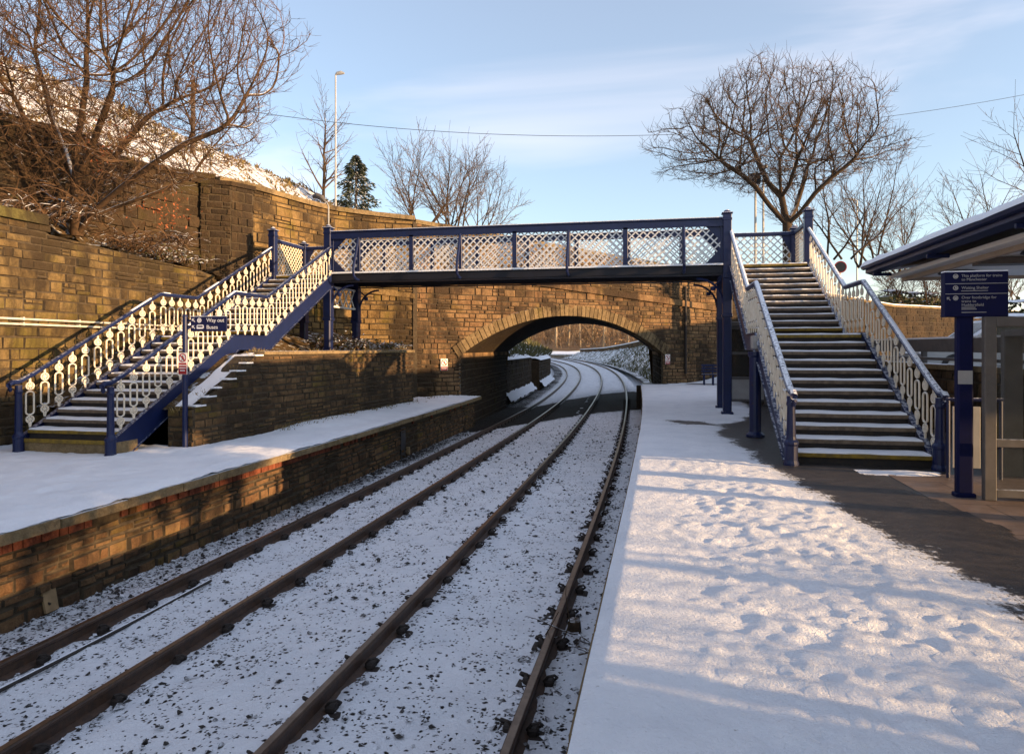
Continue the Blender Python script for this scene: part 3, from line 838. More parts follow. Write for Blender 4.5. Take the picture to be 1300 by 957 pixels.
m = MB()
slope = lambda u: -.72*(u-UC)/SPAN*.0
masonry(m, bp, -1.4, lambda u: str_z(u)+.0, .19, (.2,.6), .035, 81, mask=arch_mask)
masonry(m, bp, lambda u: str_z(u)+.26, par_top, .16, (.2,.5), .03, 82)
# mortar sheet with the arch cut out
m.cur = 1
N = 90
for i in range(N):
    a = bp.len*i/N; b = bp.len*(i+1)/N
    def low(u):
        d = abs(u-UC)
        if d >= SPAN/2+.02: return -1.45
        return ZC+math.sqrt(max(0,(RAD+.03)**2-d*d))
    def lw2(u): return low(u)
    mid = (a+b)/2; la, lb = (low(a), low(b)) if abs(mid-UC) < SPAN/2 else (-1.45,-1.45)
    if abs(mid-UC) < SPAN/2: la = max(la, SPR-.3); lb = max(lb, SPR-.3)
    m.quad(bp.at(a,-.012,la), bp.at(b,-.012,lb), bp.at(b,-.012,str_z(b)+.1), bp.at(a,-.012,str_z(a)+.1))
m.build('spandrel_wall', [M['bridge'], M['mortar']], br)
m = MB(); r = random.Random(5)
A0 = math.asin((SPAN/2)/RAD); NV = 53
for i in range(NV):
    a0 = -A0-.02+(2*A0+.04)*i/NV; a1 = -A0-.02+(2*A0+.04)*(i+1)/NV; g = .0016
    m.col = (r.random(), r.random(), r.random(), 1); o = .035+r.uniform(0,.02); rr = RING*r.uniform(.96,1.04)
    P_ = []
    for off in (-.3, o):
        for (an, rad) in ((a0+g,RAD-.01),(a1-g,RAD-.01),(a1-g,RAD+rr),(a0+g,RAD+rr)):
            P_.append(bp.at(UC+rad*math.sin(an), off, ZC+rad*math.cos(an)))
    n = len(m.v); m.v += P_
    for q in ((4,5,6,7),(0,1,5,4),(1,2,6,5),(2,3,7,6),(3,0,4,7)): m.face([n+k for k in q])
m.build('arch_ring', M['vouss'], br)
m = MB(); strip(m, bp, -.2, .10, lambda u: str_z(u), lambda u: str_z(u)+.25, stone=.95, seed=31); m.build('string_course', M['bridge'], br)
m = MB(); strip(m, bp, -.5, .05, par_top, lambda u: par_top(u)+.15, stone=1.0, seed=32); m.build('coping', M['coping'], br)
m = MB(); strip(m, bp, -.45, -.016, lambda u: str_z(u)+.1, lambda u: par_top(u)); m.build('parapet_core', M['mortar'], br)
# impost bands + barrel
m = MB(); K = 40; S_ = 24
arc = [(-SPAN/2, -1.5), (-SPAN/2, SPR-.02)] + [(RAD*math.sin(-A0+2*A0*k/K), ZC+RAD*math.cos(-A0+2*A0*k/K)) for k in range(K+1)] + [(SPAN/2, SPR-.02), (SPAN/2, -1.5)]
def barp(x, z, s):
    q = PL + BDn*(x+SPAN/2) + BAR*s; return (q.x, q.y, z)
for i in range(len(arc)-1):
    (xa, za), (xb, zb) = arc[i], arc[i+1]
    ns = 10
    if abs(xa-xb) < 1e-6:      # abutment side walls, coursed
        side = Path([tuple(PL+BDn*(xa+SPAN/2)), tuple(PL+BDn*(xa+SPAN/2)+BAR*BLEN)]) if xa < 0 else Path([tuple(PL+BDn*(xa+SPAN/2)+BAR*BLEN), tuple(PL+BDn*(xa+SPAN/2))])
        if abs(za-zb) > 1: masonry(m, side, -1.5, SPR-.02, .26, (.4,.9), .03, 90+i)
        continue
    for j in range(ns):
        m.col = (rng.random(), rng.random(), rng.random(), 1); s0, s1 = BLEN*j/ns, BLEN*(j+1)/ns
        m.quad(barp(xa,za,s0), barp(xa,za,s1), barp(xb,zb,s1), barp(xb,zb,s0))
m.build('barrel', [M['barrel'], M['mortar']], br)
m = MB()
for sgn in (-1, 1):
    x0 = sgn*SPAN/2; xi = x0 - sgn*.06
    P_ = [barp(x0,SPR-.12,-.03), barp(xi,SPR-.12,-.03), barp(xi,SPR-.12,BLEN), barp(x0,SPR-.12,BLEN)]
    Q_ = [(x,y,SPR+.06) for x,y,_ in P_]; m = MB(); m.box8(P_+Q_); m.build('impost_band', M['bridge'], br)
# rear face, road deck between the parapets and rear parapet (seen through the lattice)
m = MB()
def rear(u, z, off=0):
    q = PL + BDn*(u-U0) + BAR*BLEN - BN*off; return (q.x, q.y, z)
for i in range(40):
    a = bp.len*i/40; b = bp.len*(i+1)/40
    def low(u):
        d = abs(u-UC); return -1.5 if d >= SPAN/2 else ZC+math.sqrt(RAD*RAD-d*d)
    m.quad(rear(a,low(a)), rear(a,par_top(a)), rear(b,par_top(b)), rear(b,low(b)))
m.build('rear_wall', M['bridge'], br)
m = MB()
for (z0, dx0, dx1) in ((0,0,0),):
    for i in range(20):
        a = bp.len*i/20; b = bp.len*(i+1)/20
        m.quad(bp.at(a,-.3,str_z(a)+.2), bp.at(b,-.3,str_z(b)+.2), rear(b,str_z(b)+.2), rear(a,str_z(a)+.2))
m.build('road_deck', M['field'], br)
m = MB(); P_ = [bp.at(-.10,-.3,-1.45) if False else (SEAM.x-BDn.x*.10-BN.x*.3, SEAM.y-BDn.y*.10-BN.y*.3, -1.45), (SEAM.x+BDn.x*.05-BN.x*.3, SEAM.y+BDn.y*.05-BN.y*.3, -1.45), (SEAM.x+BDn.x*.05+BN.x*.035, SEAM.y+BDn.y*.05+BN.y*.035, -1.45), (SEAM.x-BDn.x*.10+BN.x*.035, SEAM.y-BDn.y*.10+BN.y*.035, -1.45)]
m.box8(P_+[(x,y,5.9) for x,y,_ in P_]); m.build('seam_joint', M['mortar'], br)
# drain pipe on the spandrel
m = MB(); uq = U0+SPAN*1.13; m.tube([bp.at(uq,.09,4.2),bp.at(uq,.09,.4)], .055, 8)
for z in (1.2,2.2,3.0): m.lathe(bp.at(uq,.09,z), [(.075,0),(.075,.06)], 8)
m.build('drainpipe', M['iron'], br)
# right hand continuation of the road wall
rwl = thing('road_wall', 'shade darkened stone roadside wall with a thin snow top right of the footbridge stairs', 'wall', tuple(PL+BD*2.5)+(0,))
rp2 = Path([tuple(PL+BD*T1), tuple(PL+BD*4.2)])
rt = lambda u: max(3.75, 5.72-.72*(u/SPAN+T1))
m = MB(); masonry(m, rp2, -.4, rt, .22, (.3,.8), .03, 95); m.build('wall_face', [M['rough'], M['mortar']], rwl)  # dark stone colour stands in for the shade on this wall
m = MB(); strip(m, rp2, -.45, -.016, -.5, lambda u: rt(u)-.02); m.build('wall_core', M['mortar'], rwl)
m = MB(); strip(m, rp2, -.5, .06, rt, lambda u: rt(u)+.12, stone=1.1, seed=35); m.build('coping', M['coping'], rwl)
m = MB(); strip(m, rp2, -.45, .0, lambda u: rt(u)+.115, lambda u: rt(u)+.17+.02*nz(u*2,1)); m.build('snow_cap', M['snow'], rwl)
# snow bank in front of right wing wall
m = MB()
def wingbank(k, j):
    q = PL+BD*lerp(1.0,2.2,k); o = .01+3.2*j
    p = Vector((q.x+BN.x*o, q.y+BN.y*o)); z = (2.4*sm(.1,1.0,k)*(1-.75*j))*(1-.2*j) -.02+.06*fbm(p.x*1.5,p.y*1.5,2,3)
    return (p.x, p.y, z)
heightfield(m, frange(0,1,.04), frange(0,1,.06), wingbank)
tag(m.build('snow_bank', M['field'], smooth=True), 'snow bank rising against the right wing of the stone bridge', 'snow bank', kind='structure')

# ------------------------------------------------------------------ footbridge
def baluster_mesh():
    """cast baluster in the y-z plane, foot at z=0, total height .84"""
    m = MB(); T = .008
    def ring(cy, cz, ro, ri, n=14, sy=1, sz=1):
        for k in range(n):
            a0 = 2*math.pi*k/n; a1 = 2*math.pi*(k+1)/n
            P_ = [(cy+math.cos(a)*r_*sy, cz+math.sin(a)*r_*sz) for a, r_ in ((a0,ri),(a1,ri),(a1,ro),(a0,ro))]
            n0 = len(m.v); m.v += [(-T,y,z) for y,z in P_]+[(T,y,z) for y,z in P_]
            for q in ((0,1,2,3),(7,6,5,4),(0,4,5,1),(1,5,6,2),(2,6,7,3),(3,7,4,0)): m.face([n0+i for i in q])
    def rosette(cz, R_):
        ring(0, cz, R_, R_*.74)
        for k in range(4):
            a = math.pi*k/4+.2; d = (math.cos(a), math.sin(a)); w = R_*.10
            nn = (-d[1]*w, d[0]*w); L = R_*.75
            m.poly_prism([(-d[0]*L+nn[0],cz-d[1]*L+nn[1]),(-d[0]*L-nn[0],cz-d[1]*L-nn[1]),(d[0]*L-nn[0],cz+d[1]*L-nn[1]),(d[0]*L+nn[0],cz+d[1]*L+nn[1])], 'x', -T*.7-k*.0004, T*.7+k*.0004)
        m.poly_prism([(math.cos(2*math.pi*k/8)*R_*.24, cz+math.sin(2*math.pi*k/8)*R_*.24) for k in range(8)], 'x', -T*1.5, T*1.5)
    m.poly_prism([(-.014,0),(.014,0),(.026,.075),(-.026,.075)], 'x', -T, T)
    rosette(.135, .068)
    # long oval link
    lo, hi, w, rt_ = .262, .562, .062, .0135
    pts = []
    for k in range(9): a = math.pi+math.pi*k/8; pts.append((0, math.cos(a)*w, lo+math.sin(a)*w*.8))
    for k in range(9): a = math.pi*k/8; pts.append((0, math.cos(a)*w, hi+math.sin(a)*w*.8))
    pts.append(pts[0]); m.tube(pts, rt_, 6, cap=False)
    rosette(.705, .070)
    m.poly_prism([(-.018,.765),(.018,.765),(.012,.84),(-.012,.84)], 'x', -T, T)
    m.v = [(x, y*1.28, z) for x, y, z in m.v]
    return m
def lattice(m, p0, ux, w, h, sp=.19, bw=.032, cut=None):
    """flat crossed bars filling a w x h rectangle that starts at p0 and runs along unit ux"""
    p0 = Vector(p0); ux = Vector(ux); n = ux.cross(Vector((0,0,1)))
    for sgn in (1, -1):
        c = -h
        while c < w+h:
            # line s = c + t (t = height) or s = c - t
            t0, t1 = 0, h
            if sgn == 1: lo = max(0, -c); hi = min(h, w-c)
            else: lo = max(0, c-w); hi = min(h, c)
            if cut:
                lo, hi = cut(sgn, c, lo, hi)
            if hi-lo > .03:
                a = p0+ux*(c+sgn*lo)+Vector((0,0,lo)); b = p0+ux*(c+sgn*hi)+Vector((0,0,hi))
                d = (b-a).normalized(); q = d.cross(n)*(bw/2); f = n*(.005*sgn); e = n*.004
                m.box8([a-q+f-e, a+q+f-e, a+q+f+e, a-q+f+e, b-q+f-e, b+q+f-e, b+q+f+e, b-q+f+e])
            c += sp
DECK = 3.55
BX0, BX1, BYN, BYF = -8.9, 1.6, 18.0, 19.8
fb = thing('footbridge', 'navy and white iron lattice footbridge spanning both tracks', 'footbridge', ((BX0+BX1)/2, 18.9, 0))
m = MB(); m.box(BX0+.05,BX1-.05,BYN+.06,BYF-.06,DECK-.10,DECK); m.build('deck', M['bluedark'], fb)
m = MB(); r = random.Random(2)
for sgn, y in ((-1,BYN),(1,BYF)):
    m = MB()
    # riveted plate girder with a slightly ragged iced lower edge
    xs_ = frange(BX0+.09,BX1-.09,.25)
    pts = [(x, y, 0) for x in xs_]
    for (xa, xb) in zip(xs_, xs_[1:]):
        za, zb_ = (DECK-.195-.012*nz(xa*1.3,y), DECK-.195-.012*nz(xb*1.3,y))
        m.box8([(xa,y-.05,za),(xb,y-.05,zb_),(xb,y+.05,zb_),(xa,y+.05,za),(xa,y-.05,DECK+.0),(xb,y-.05,DECK+.0),(xb,y+.05,DECK+.0),(xa,y+.05,DECK+.0)])
    m.box(BX0+.09,BX1-.09,y-.09,y+.09,DECK+.002,DECK+.03)
    m.box(BX0+.09,BX1-.09,y-.085,y+.085,DECK-.235,DECK-.212)
    m.build('girder', M['bluedark'], fb)
    m = MB()
    m.box(BX0+.09,BX1-.09,y-.05,y+.05,4.545,4.675)
    m.bbox(BX0+.09,BX1-.09,y-.085,y+.085,4.677,4.72,.01)
    m.box(BX0+.09,BX1-.09,y-.075,y-.052,4.50,4.56) if sgn < 0 else None
    tr = m.build('top_rail', M['blue'], fb)
    m = MB(); xs2 = frange(BX0+.1,BX1-.1,.1)
    for xa, xb in zip(xs2, xs2[1:]):
        ha = .007+.010*max(0,nz(xa*3,2,y)); hb = .007+.010*max(0,nz(xb*3,2,y))
        m.box8([(xa,y-.08,4.70),(xb,y-.08,4.70),(xb,y+.08,4.70),(xa,y+.08,4.70),(xa,y-.083,4.72+ha),(xb,y-.083,4.72+hb),(xb,y+.083,4.72+hb),(xa,y+.083,4.72+ha)])
    m.build('rail_snow', M['snow'], tr)
    if sgn < 0:
        m = MB(); xs2 = frange(BX0+.1,BX1-.1,.12)
        for xa, xb in zip(xs2, xs2[1:]):
            hh = .018+.012*nz(xa*2.3,7)
            m.box(xa,xb,y-.105,y-.087,DECK+.005,DECK+.03+hh)
        m.build('ledge_snow', M['snow'], tr)
    vx = [-8.0,-6.49,-5.14,-3.68,-2.28,-.85,.57]
    edges = [BX0+.09]+vx+[BX1-.09]
    for k in range(8):
        m = MB(); w = edges[k+1]-edges[k]; h = .985
        cut = None
        g = .42
        if k == 0:
            def cut(s_, c, lo, hi):
                # octagonal end: clear triangles top-left and bottom-left
                if s_ == 1:
                    if c > h-g: pass
                    if -c > h-g-.0: return 0, 0
                    return lo, hi
                if c < g: return 0, 0
                return lo, hi
        if k == 7:
            def cut(s_, c, lo, hi):
                if s_ == 1:
                    if c > w-g: return 0, 0
                    return lo, hi
                if c > w+h-g: return 0, 0
                return lo, hi
        lattice(m, (edges[k], y, DECK+.03), (1,0,0), w, h, .19, .032, cut)
        m.build('lattice_panel', M['lattice'], fb)
    for k, x in enumerate(vx):
        if k % 2 == 1 or sgn > 0:
            m = MB(); m.bbox(x-.035,x+.035,y-.06*1,y+.06,DECK+.0,4.545,.008); m.bbox(x-.06,x+.06,y-.075,y-.06,DECK+.0,4.545,.005)
            m.build('stanchion', M['blue'], fb)
        else:
            m = MB(); s_ = sgn
            pts = [(x,y+s_*.06,4.52),(x,y+s_*.13,4.30),(x,y+s_*.27,3.95),(x,y+s_*.36,3.72),(x,y+s_*.38,3.56),(x,y+s_*.34,3.45),(x,y+s_*.2,3.39),(x,y+s_*.05,3.38)]
            m.sweep(pts, [(-.035,-.022),(.035,-.022),(.035,.022),(-.035,.022)], up=(0,-.6,.8)) if False else m.tube(pts, .036, 8)
            m.bbox(x-.04,x+.04,y-.055,y+.055,DECK,4.545,.006)
            m.build('curved_stay', M['blue'], fb)
    # gusset plates at the ends
    for (xe, dr) in ((BX0+.09,1),(BX1-.09,-1)):
        m = MB(); g = .42
        m.poly_prism([(xe,4.545),(xe+dr*(g+.03),4.545),(xe,4.545-g-.03)], 'y', y-.012, y+.012)
        m.poly_prism([(xe,DECK+.03),(xe,DECK+g+.06),(xe+dr*(g+.03),DECK+.03)], 'y', y-.0125, y+.0125)
        m.bbox(xe-.0,xe+.07,y-.03,y+.03,DECK+.03,4.545,.004) if dr > 0 else m.bbox(xe-.07,xe,y-.03,y+.03,DECK+.03,4.545,.004)
        m.build('gusset_plate', M['blue'], fb)
def square_post(x, y, z0, z1, name, parent, w=.10, cap=True):
    m = MB(); m.bbox(x-w,x+w,y-w,y+w,z0,z1,.012)
    m.bbox(x-w-.012,x+w+.012,y-w-.012,y+w+.012,z1-.16,z1-.10,.008)
    m.bbox(x-w-.012,x+w+.012,y-w-.012,y+w+.012,z0,z0+.10,.008)
    o = m.build(name, M['blue'], parent)
    if cap:
        m = MB(); m.bbox(x-w-.03,x+w+.03,y-w-.03,y+w+.03,z1,z1+.035,.01)
        n = len(m.v); t = z1+.035
        m.lathe((x,y,t), [(w*.9,0),(w*.75,.045),(w*.3,.075),(.005,.085)], 10)
        m.build('post_cap', M['bluefrost'], o)
    return o
def column(x, y, z0, z1, parent):
    m = MB(); m.bbox(x-.14,x+.14,y-.14,y+.14,z0-.1,z0+.10,.02)
    m.bbox(x-.10,x+.10,y-.10,y+.10,z0+.1,z1-.9,.015)
    m.bbox(x-.085,x+.085,y-.115,y+.115,z0+.1,z1-.9,.015)
    m.bbox(x-.125,x+.125,y-.125,y+.125,z1-.95,z1-.86,.015)
    m.bbox(x-.11,x+.11,y-.11,y+.11,z1-.86,z1,.01)
    return m.build('column', M['blue'], parent)
def bracket(p, d, parent, L=.62):
    """curved cast bracket springing from a column under the girder"""
    p = Vector(p); d = Vector(d); m = MB(); pts = []
    for k in range(9):
        a = math.pi/2*k/8; pts.append(p+d*(L*(1-math.cos(a)))+Vector((0,0,-L*(1-math.sin(a)))))
    m.tube(pts, .03, 6)
    m.tube([p+d*.04+Vector((0,0,-.03)), p+d*L*.34+Vector((0,0,-L*.30))], .02, 6)
    m.lathe(tuple(p+d*L*.36+Vector((0,0,-L*.40))), [(.05,-.05),(.065,0),(.05,.05)], 8)
    m.build('bracket', M['blue'], parent)
for x in (BX0, BX1):
    zb_ = PODT if x < 0 else pz(18)-.02
    for y in (BYN, BYF):
        column(x, y, zb_, DECK-.32, fb)
        square_post(x, y, DECK-.32, 4.80, 'end_post', fb)
        bracket((x+(.1 if x < 0 else -.1), y, DECK-.31), ((1 if x < 0 else -1),0,0), fb)
# cast ornament under the left end
m = MB()
for k in range(4): 
    y0 = BYN+.15+.38*k
    m.tube([(BX0,y0,3.2),(BX0,y0+.36,2.72)], .02, 5); m.tube([(BX0,y0+.36,3.2),(BX0,y0,2.72)], .02, 5)
m.box(BX0-.03,BX0+.03,BYN+.1,BYF-.1,2.66,2.71); m.box(BX0-.03,BX0+.03,BYN+.1,BYF-.1,3.2,3.25)
m.build('tie_frame', M['lattice'], fb)

def staircase(label, x0, x1, da, right, zg):
    """two flights and a landing climbing away from the camera between x0 and x1"""
    cxm = (x0+x1)/2
    st = thing('footbridge_staircase', label, 'staircase', (cxm, 10+da, zg), 'staircases of the footbridge')
    H = DECK/24.0; G = .30; A1 = 10.05+da; A2 = 14.65+da
    nose = [(A1+G*i, H*(i+1)) for i in range(12)] + [(A2+G*i, H*(13+i)) for i in range(12)]
    A3 = A1+G*11; END = BYN+.02
    r = random.Random(int(abs(x0)*10))
    # treads with snow
    tm = {}
    def tread(i, a, z, depth, mat):
        m = MB(); m.bbox(x0+.035,x1-.035,a-.03,a+depth,z-.055,z,.008)
        o = m.build('tread', mat, st)
        m = MB(); n = 26
        xs_ = [lerp(x0+.05,x1-.05,k/n) for k in range(n+1)]
        wear = .6 if right else 1.0
        fr = []
        for x in xs_:
            mid = 1-abs((x-cxm)/((x1-x0)/2))
            fr.append((a-.022+.03*abs(nz(x*5,i*3.3))+.12*max(0,nz(x*2.1,i*1.7,3))+.05*max(0,nz(x*.9,i*2.9,8)), .012+.016*(.6+.6*nz(x*3,i*2.1,5))*(1-.25*mid)))
        for k in range(n):
            (ya, ha), (yb, hb) = fr[k], fr[k+1]; xa, xb = xs_[k], xs_[k+1]; yB = a+min(depth,.285)
            m.box8([(xa,ya,z-.002),(xb,yb,z-.002),(xb,yB,z-.002),(xa,yB,z-.002),(xa,ya+.012,z+ha),(xb,yb+.012,z+hb),(xb,yB,z+hb*1.4),(xa,yB,z+ha*1.4)])
        m.build('tread_snow', M['snow'], o, world=True)
        return o
    for i, (a, z) in enumerate(nose):
        last = (i == 11 or i == 23)
        depth = (A2-A3-.0 if i == 11 else 1.85 if i == 23 else G+.02)
        mat = M['yellow'] if i in (0, 11, 12, 23) else M['tread']
        tread(i, a, z, depth, mat)
        m = MB(); zb_ = z-H if i else zg-.02
        m.box(x0+.04,x1-.04,a+.012,a+.03,zb_+.005,z-.056); m.build('riser', M['riser'], st)
    if zg < -.1:   # stone plinth under the first step on the low platform
        m = MB(); m.bbox(x0-.02,x1+.02,A1-.10,A1+.45,zg-.1,-.005,.02); m.cur = 0
        pl = m.build('plinth', M['coping'], st)
        m = MB(); m.bbox(x0+.0,x1+.0,A1-.135,A1-.08,-.055,.012,.012); m.build('plinth_nosing', M['yellow'], st)
    # stringers follow the flights
    def rail_line(off):
        return [(A1-.16,off+H*.15), (A3,off+H*12), (A2-.06,off+H*12), (END,off+H*12+(END-(A2-.06))*H/G)]
    for x, sd in ((x0,-1),(x1,1)):
        m = MB(); d = .30
        top = [(A1-.10,H*.2+.02),(A3-.05,H*12+.03),(A2-.12,H*12+.03),(END,DECK+.03)]
        bot = [(END,DECK-.32),(A2+.05,H*12-.27),(A3+.12,H*12-.27),(A1+.22,zg+.0),(A1-.10,zg+.0)]
        m.poly_prism(top+bot, 'x', x-.014, x+.014)
        # flanges
        for ln, dz in ((top,0),([(q[0],q[1]) for q in bot[:4]],0)):
            m.sweep([(x,a,z) for a,z in ln], [(-.045,-.008),(.045,-.008),(.045,.008),(-.045,.008)])
        m.build('stringer', M['blue'], st)
    # handrails, balusters, newels
    bal = None
    for x in (x0, x1):
        ln = rail_line(.93)
        pts = [(x,ln[0][0]-.16,ln[0][1]-.10),(x,ln[0][0]-.19,ln[0][1]-.03),(x,ln[0][0]-.13,ln[0][1]+.02),(x,ln[0][0]+.0,ln[0][1]+.02)]
        full = []
        for (aA,zA),(aB,zB) in zip(ln, ln[1:]):
            for k in range(12): full.append((x,lerp(aA,aB,k/12),lerp(zA,zB,k/12)))
        full.append((x,ln[-1][0],ln[-1][1]))
        pts += full[1:]
        m = MB()
        m.sweep([(x,p[1],p[2]) for p in pts], [(-.018,-.045),(.018,-.045),(.045,-.02),(.048,.005),(.035,.026),(0,.034),(-.035,.026),(-.048,.005),(-.045,-.02)])
        hr = m.build('handrail', M['bluefrost'] if right else M['blue'], st, smooth=False)
        run = []
        for p_ in full[2:]+[None]:
            if p_ and nz(p_[1]*1.3,x,2) > (.06 if right else .10): run.append(p_)
            else:
                if len(run) > 2:
                    m = MB(); prof = [(-.030,-.006),(.030,-.006),(.024,.010),(0,.017),(-.024,.010)]
                    m.sweep([(x+.004*nz(q[1]*5,3),q[1],q[2]+.031+.004*nz(q[1]*7,x)) for q in run], prof); m.build('handrail_snow', M['snow'], hr)
                run = []
        spots = [(A1+.06+G*i, H*(i+.75)) for i in range(11)]
        nl = 4; spots += [(A3+.10+(A2-A3-.2)*k/nl, H*12+.03) for k in range(nl+1)]
        spots += [(A2+.14+G*i, H*(12.95+i)) for i in range(11)]
        for (a, zb_) in spots:
            # foot on stringer, head under the rail: the rail height above the foot sets the length
            for (p, q) in zip(ln, ln[1:]):
                if p[0] <= a <= q[0]: zr = lerp(p[1], q[1], (a-p[0])/(q[0]-p[0])); break
            zt = zr-.04; z0_ = zt-.84
            if bal is None:
                bal = baluster_mesh().build('baluster', M['cream'], st, world=False); bal.location = Vector((x,a,z0_))-wloc(st)
            else: copy_part(bal, st, (x,a,z0_))
        # bottom newel: turned iron column
        an = A1-.16; zt = ln[0][1]
        m = MB(); m.lathe((x,an,zg-.02), [(.10,0),(.10,.05),(.085,.09),(.085,.28),(.095,.30),(.095,.33),(.07,.36),(.06,.40),(.052,zt-zg-.16),(.065,zt-zg-.13),(.055,zt-zg-.09),(.055,zt-zg-.02)], 14)
        m.build('newel_column', M['blue'], st, smooth=False)
    # top landing beside the bridge end
    xo = x1 if right else x0
    for (x, y) in ((xo,BYN+.05),(xo,BYF)):
        square_post(x, y, DECK-.32, 4.80 if y < 19 else 4.66, 'landing_post', st, .095)
        column(x, y, (pz(18)-.02 if right else PODT), DECK-.32, st)
    m = MB(); lattice(m, (xo,BYN+.15,DECK+.05), (0,1,0), BYF-BYN-.25, .93, .15, .026); m.build('lattice_panel', M['cream'], st)
    m = MB(); m.bbox(xo-.05,xo+.05,BYN+.14,BYF-.09,4.50,4.60,.01); m.build('landing_rail', M['bluefrost'], st); m = MB(); m.box(xo-.03,xo+.03,BYN+.14,BYF-.09,DECK-.15,DECK+.05); m.build('landing_beam', M['blue'], st)
    xa, xb = (BX1+.1, xo-.09) if right else (xo+.09, BX0-.1)
    m = MB(); lattice(m, (xa,BYF,DECK+.05), (1,0,0), xb-xa, .93, .19, .03); m.build('lattice_panel', M['lattice'], st)
    m = MB(); m.box(xa,xb,BYF-.03,BYF+.03,DECK-.3,DECK+.05); m.build('landing_beam', M['blue'], st)
    m = MB(); m.bbox(xa,xb,BYF-.05,BYF+.05,4.50,4.60,.01)
    xg = xb if right else xa; dr = -1 if right else 1
    m.poly_prism([(xg,4.5),(xg+dr*.25,4.5),(xg,4.0)], 'y', BYF-.013, BYF+.013)
    m.build('landing_rail', M['bluefrost'], st)
    # mid landing supports
    for x in (x0, x1):
        if right or True:
            zt = H*12-.28
            m = MB(); zb_ = zg if right else (PODT-.05 if x > -9.5 else .9)
            if zt - zb_ > .3:
                m.lathe((x-.05 if right and x < 2.5 else x,13.1+da,zb_-.02), [(.16,0),(.16,.04),(.105,.09),(.10,.14),(.10,zt-zb_-.1),(.125,zt-zb_-.07),(.125,zt-zb_-.0)], 16)
                m.build('landing_column', M['blue'], st)
    if right:
        m = MB(); m.bbox(x0-.10,x0-.016,13.0,13.35,H*12-.25,H*12-.02,.01); m.build('junction_box', M['lgrey'], st)
    return st
staircase('snowy iron staircase on the right platform seen from its foot with frosted rails', 1.69, 3.47, 0, True, 0.0)
staircase('sunlit iron staircase rising from the left platform against the stone wall', -10.6, -8.8, .12, False, PLZ)

# small lamp on the left bridge post
lp_ = thing('bridge_lamp', 'small swan neck lamp on the left end post of the footbridge', 'lamp', (BX0,BYN,4.88))
m = MB(); m.tube([(BX0,BYN,4.86),(BX0,BYN,5.40),(BX0-.04,BYN,5.50),(BX0-.13,BYN,5.58)], .02, 8); m.build('lamp_arm', M['galv'], lp_)
m = MB(); m.tube([(BX0-.12,BYN,5.57),(BX0-.2,BYN,5.66),(BX0-.34,BYN,5.72),(BX0-.46,BYN,5.70)], [.04,.08,.085,.05], 10); m.build('lamp_head', M['grey'], lp_)

# ------------------------------------------------------------------ signs
def text_part(s, size, loc, parent, mat, align='LEFT', name='lettering'):
    c = bpy.data.curves.new('txt', 'FONT'); c.body = s; c.size = size; c.align_x = align; c.extrude = .0008; c.space_line = .95
    o = bpy.data.objects.new('txt', c); COL.objects.link(o)
    bpy.context.view_layer.update()
    me = bpy.data.meshes.new_from_object(o.evaluated_get(bpy.context.evaluated_depsgraph_get()))
    bpy.data.objects.remove(o); bpy.data.curves.remove(c)
    me.materials.clear(); me.materials.append(mat)
    # text lies in x-y: stand it up in x-z facing -y
    for v in me.vertices: x, y, z = v.co; v.co = (x, -z, y)
    q = bpy.data.objects.new(name, me); COL.objects.link(q); q.parent = parent; q.location = Vector(loc)-wloc(parent)
    me.update(); return q
def disc(m, x, y, z, ro, ri=0, t=.002, n=24):
    if ri <= 0:
        m.poly_prism([(x+ro*math.cos(2*math.pi*k/n), z+ro*math.sin(2*math.pi*k/n)) for k in range(n)], 'y', y-t, y)
    else:
        for k in range(n):
            a0, a1 = 2*math.pi*k/n, 2*math.pi*(k+1)/n
            m.poly_prism([(x+ri*math.cos(a0),z+ri*math.sin(a0)),(x+ri*math.cos(a1),z+ri*math.sin(a1)),(x+ro*math.cos(a1),z+ro*math.sin(a1)),(x+ro*math.cos(a0),z+ro*math.sin(a0))], 'y', y-t, y)
def arrow_ul(m, x, z, s, y):
    """arrow pointing up-left"""
    m.poly_prism([(x,z+s),(x+s*.72,z+s),(x+s*.72,z+s*.80),(x,z+s*.80)], 'y', y-.002, y)
    m.poly_prism([(x,z+s*.8),(x+s*.2,z+s*.8),(x+s*.2,z+s*.28),(x,z+s*.28)], 'y', y-.002, y)
    m.poly_prism([(x+.18*s,z+.68*s),(x+.32*s,z+.82*s),(x+s,z+.14*s),(x+.86*s,z)], 'y', y-.0017, y)
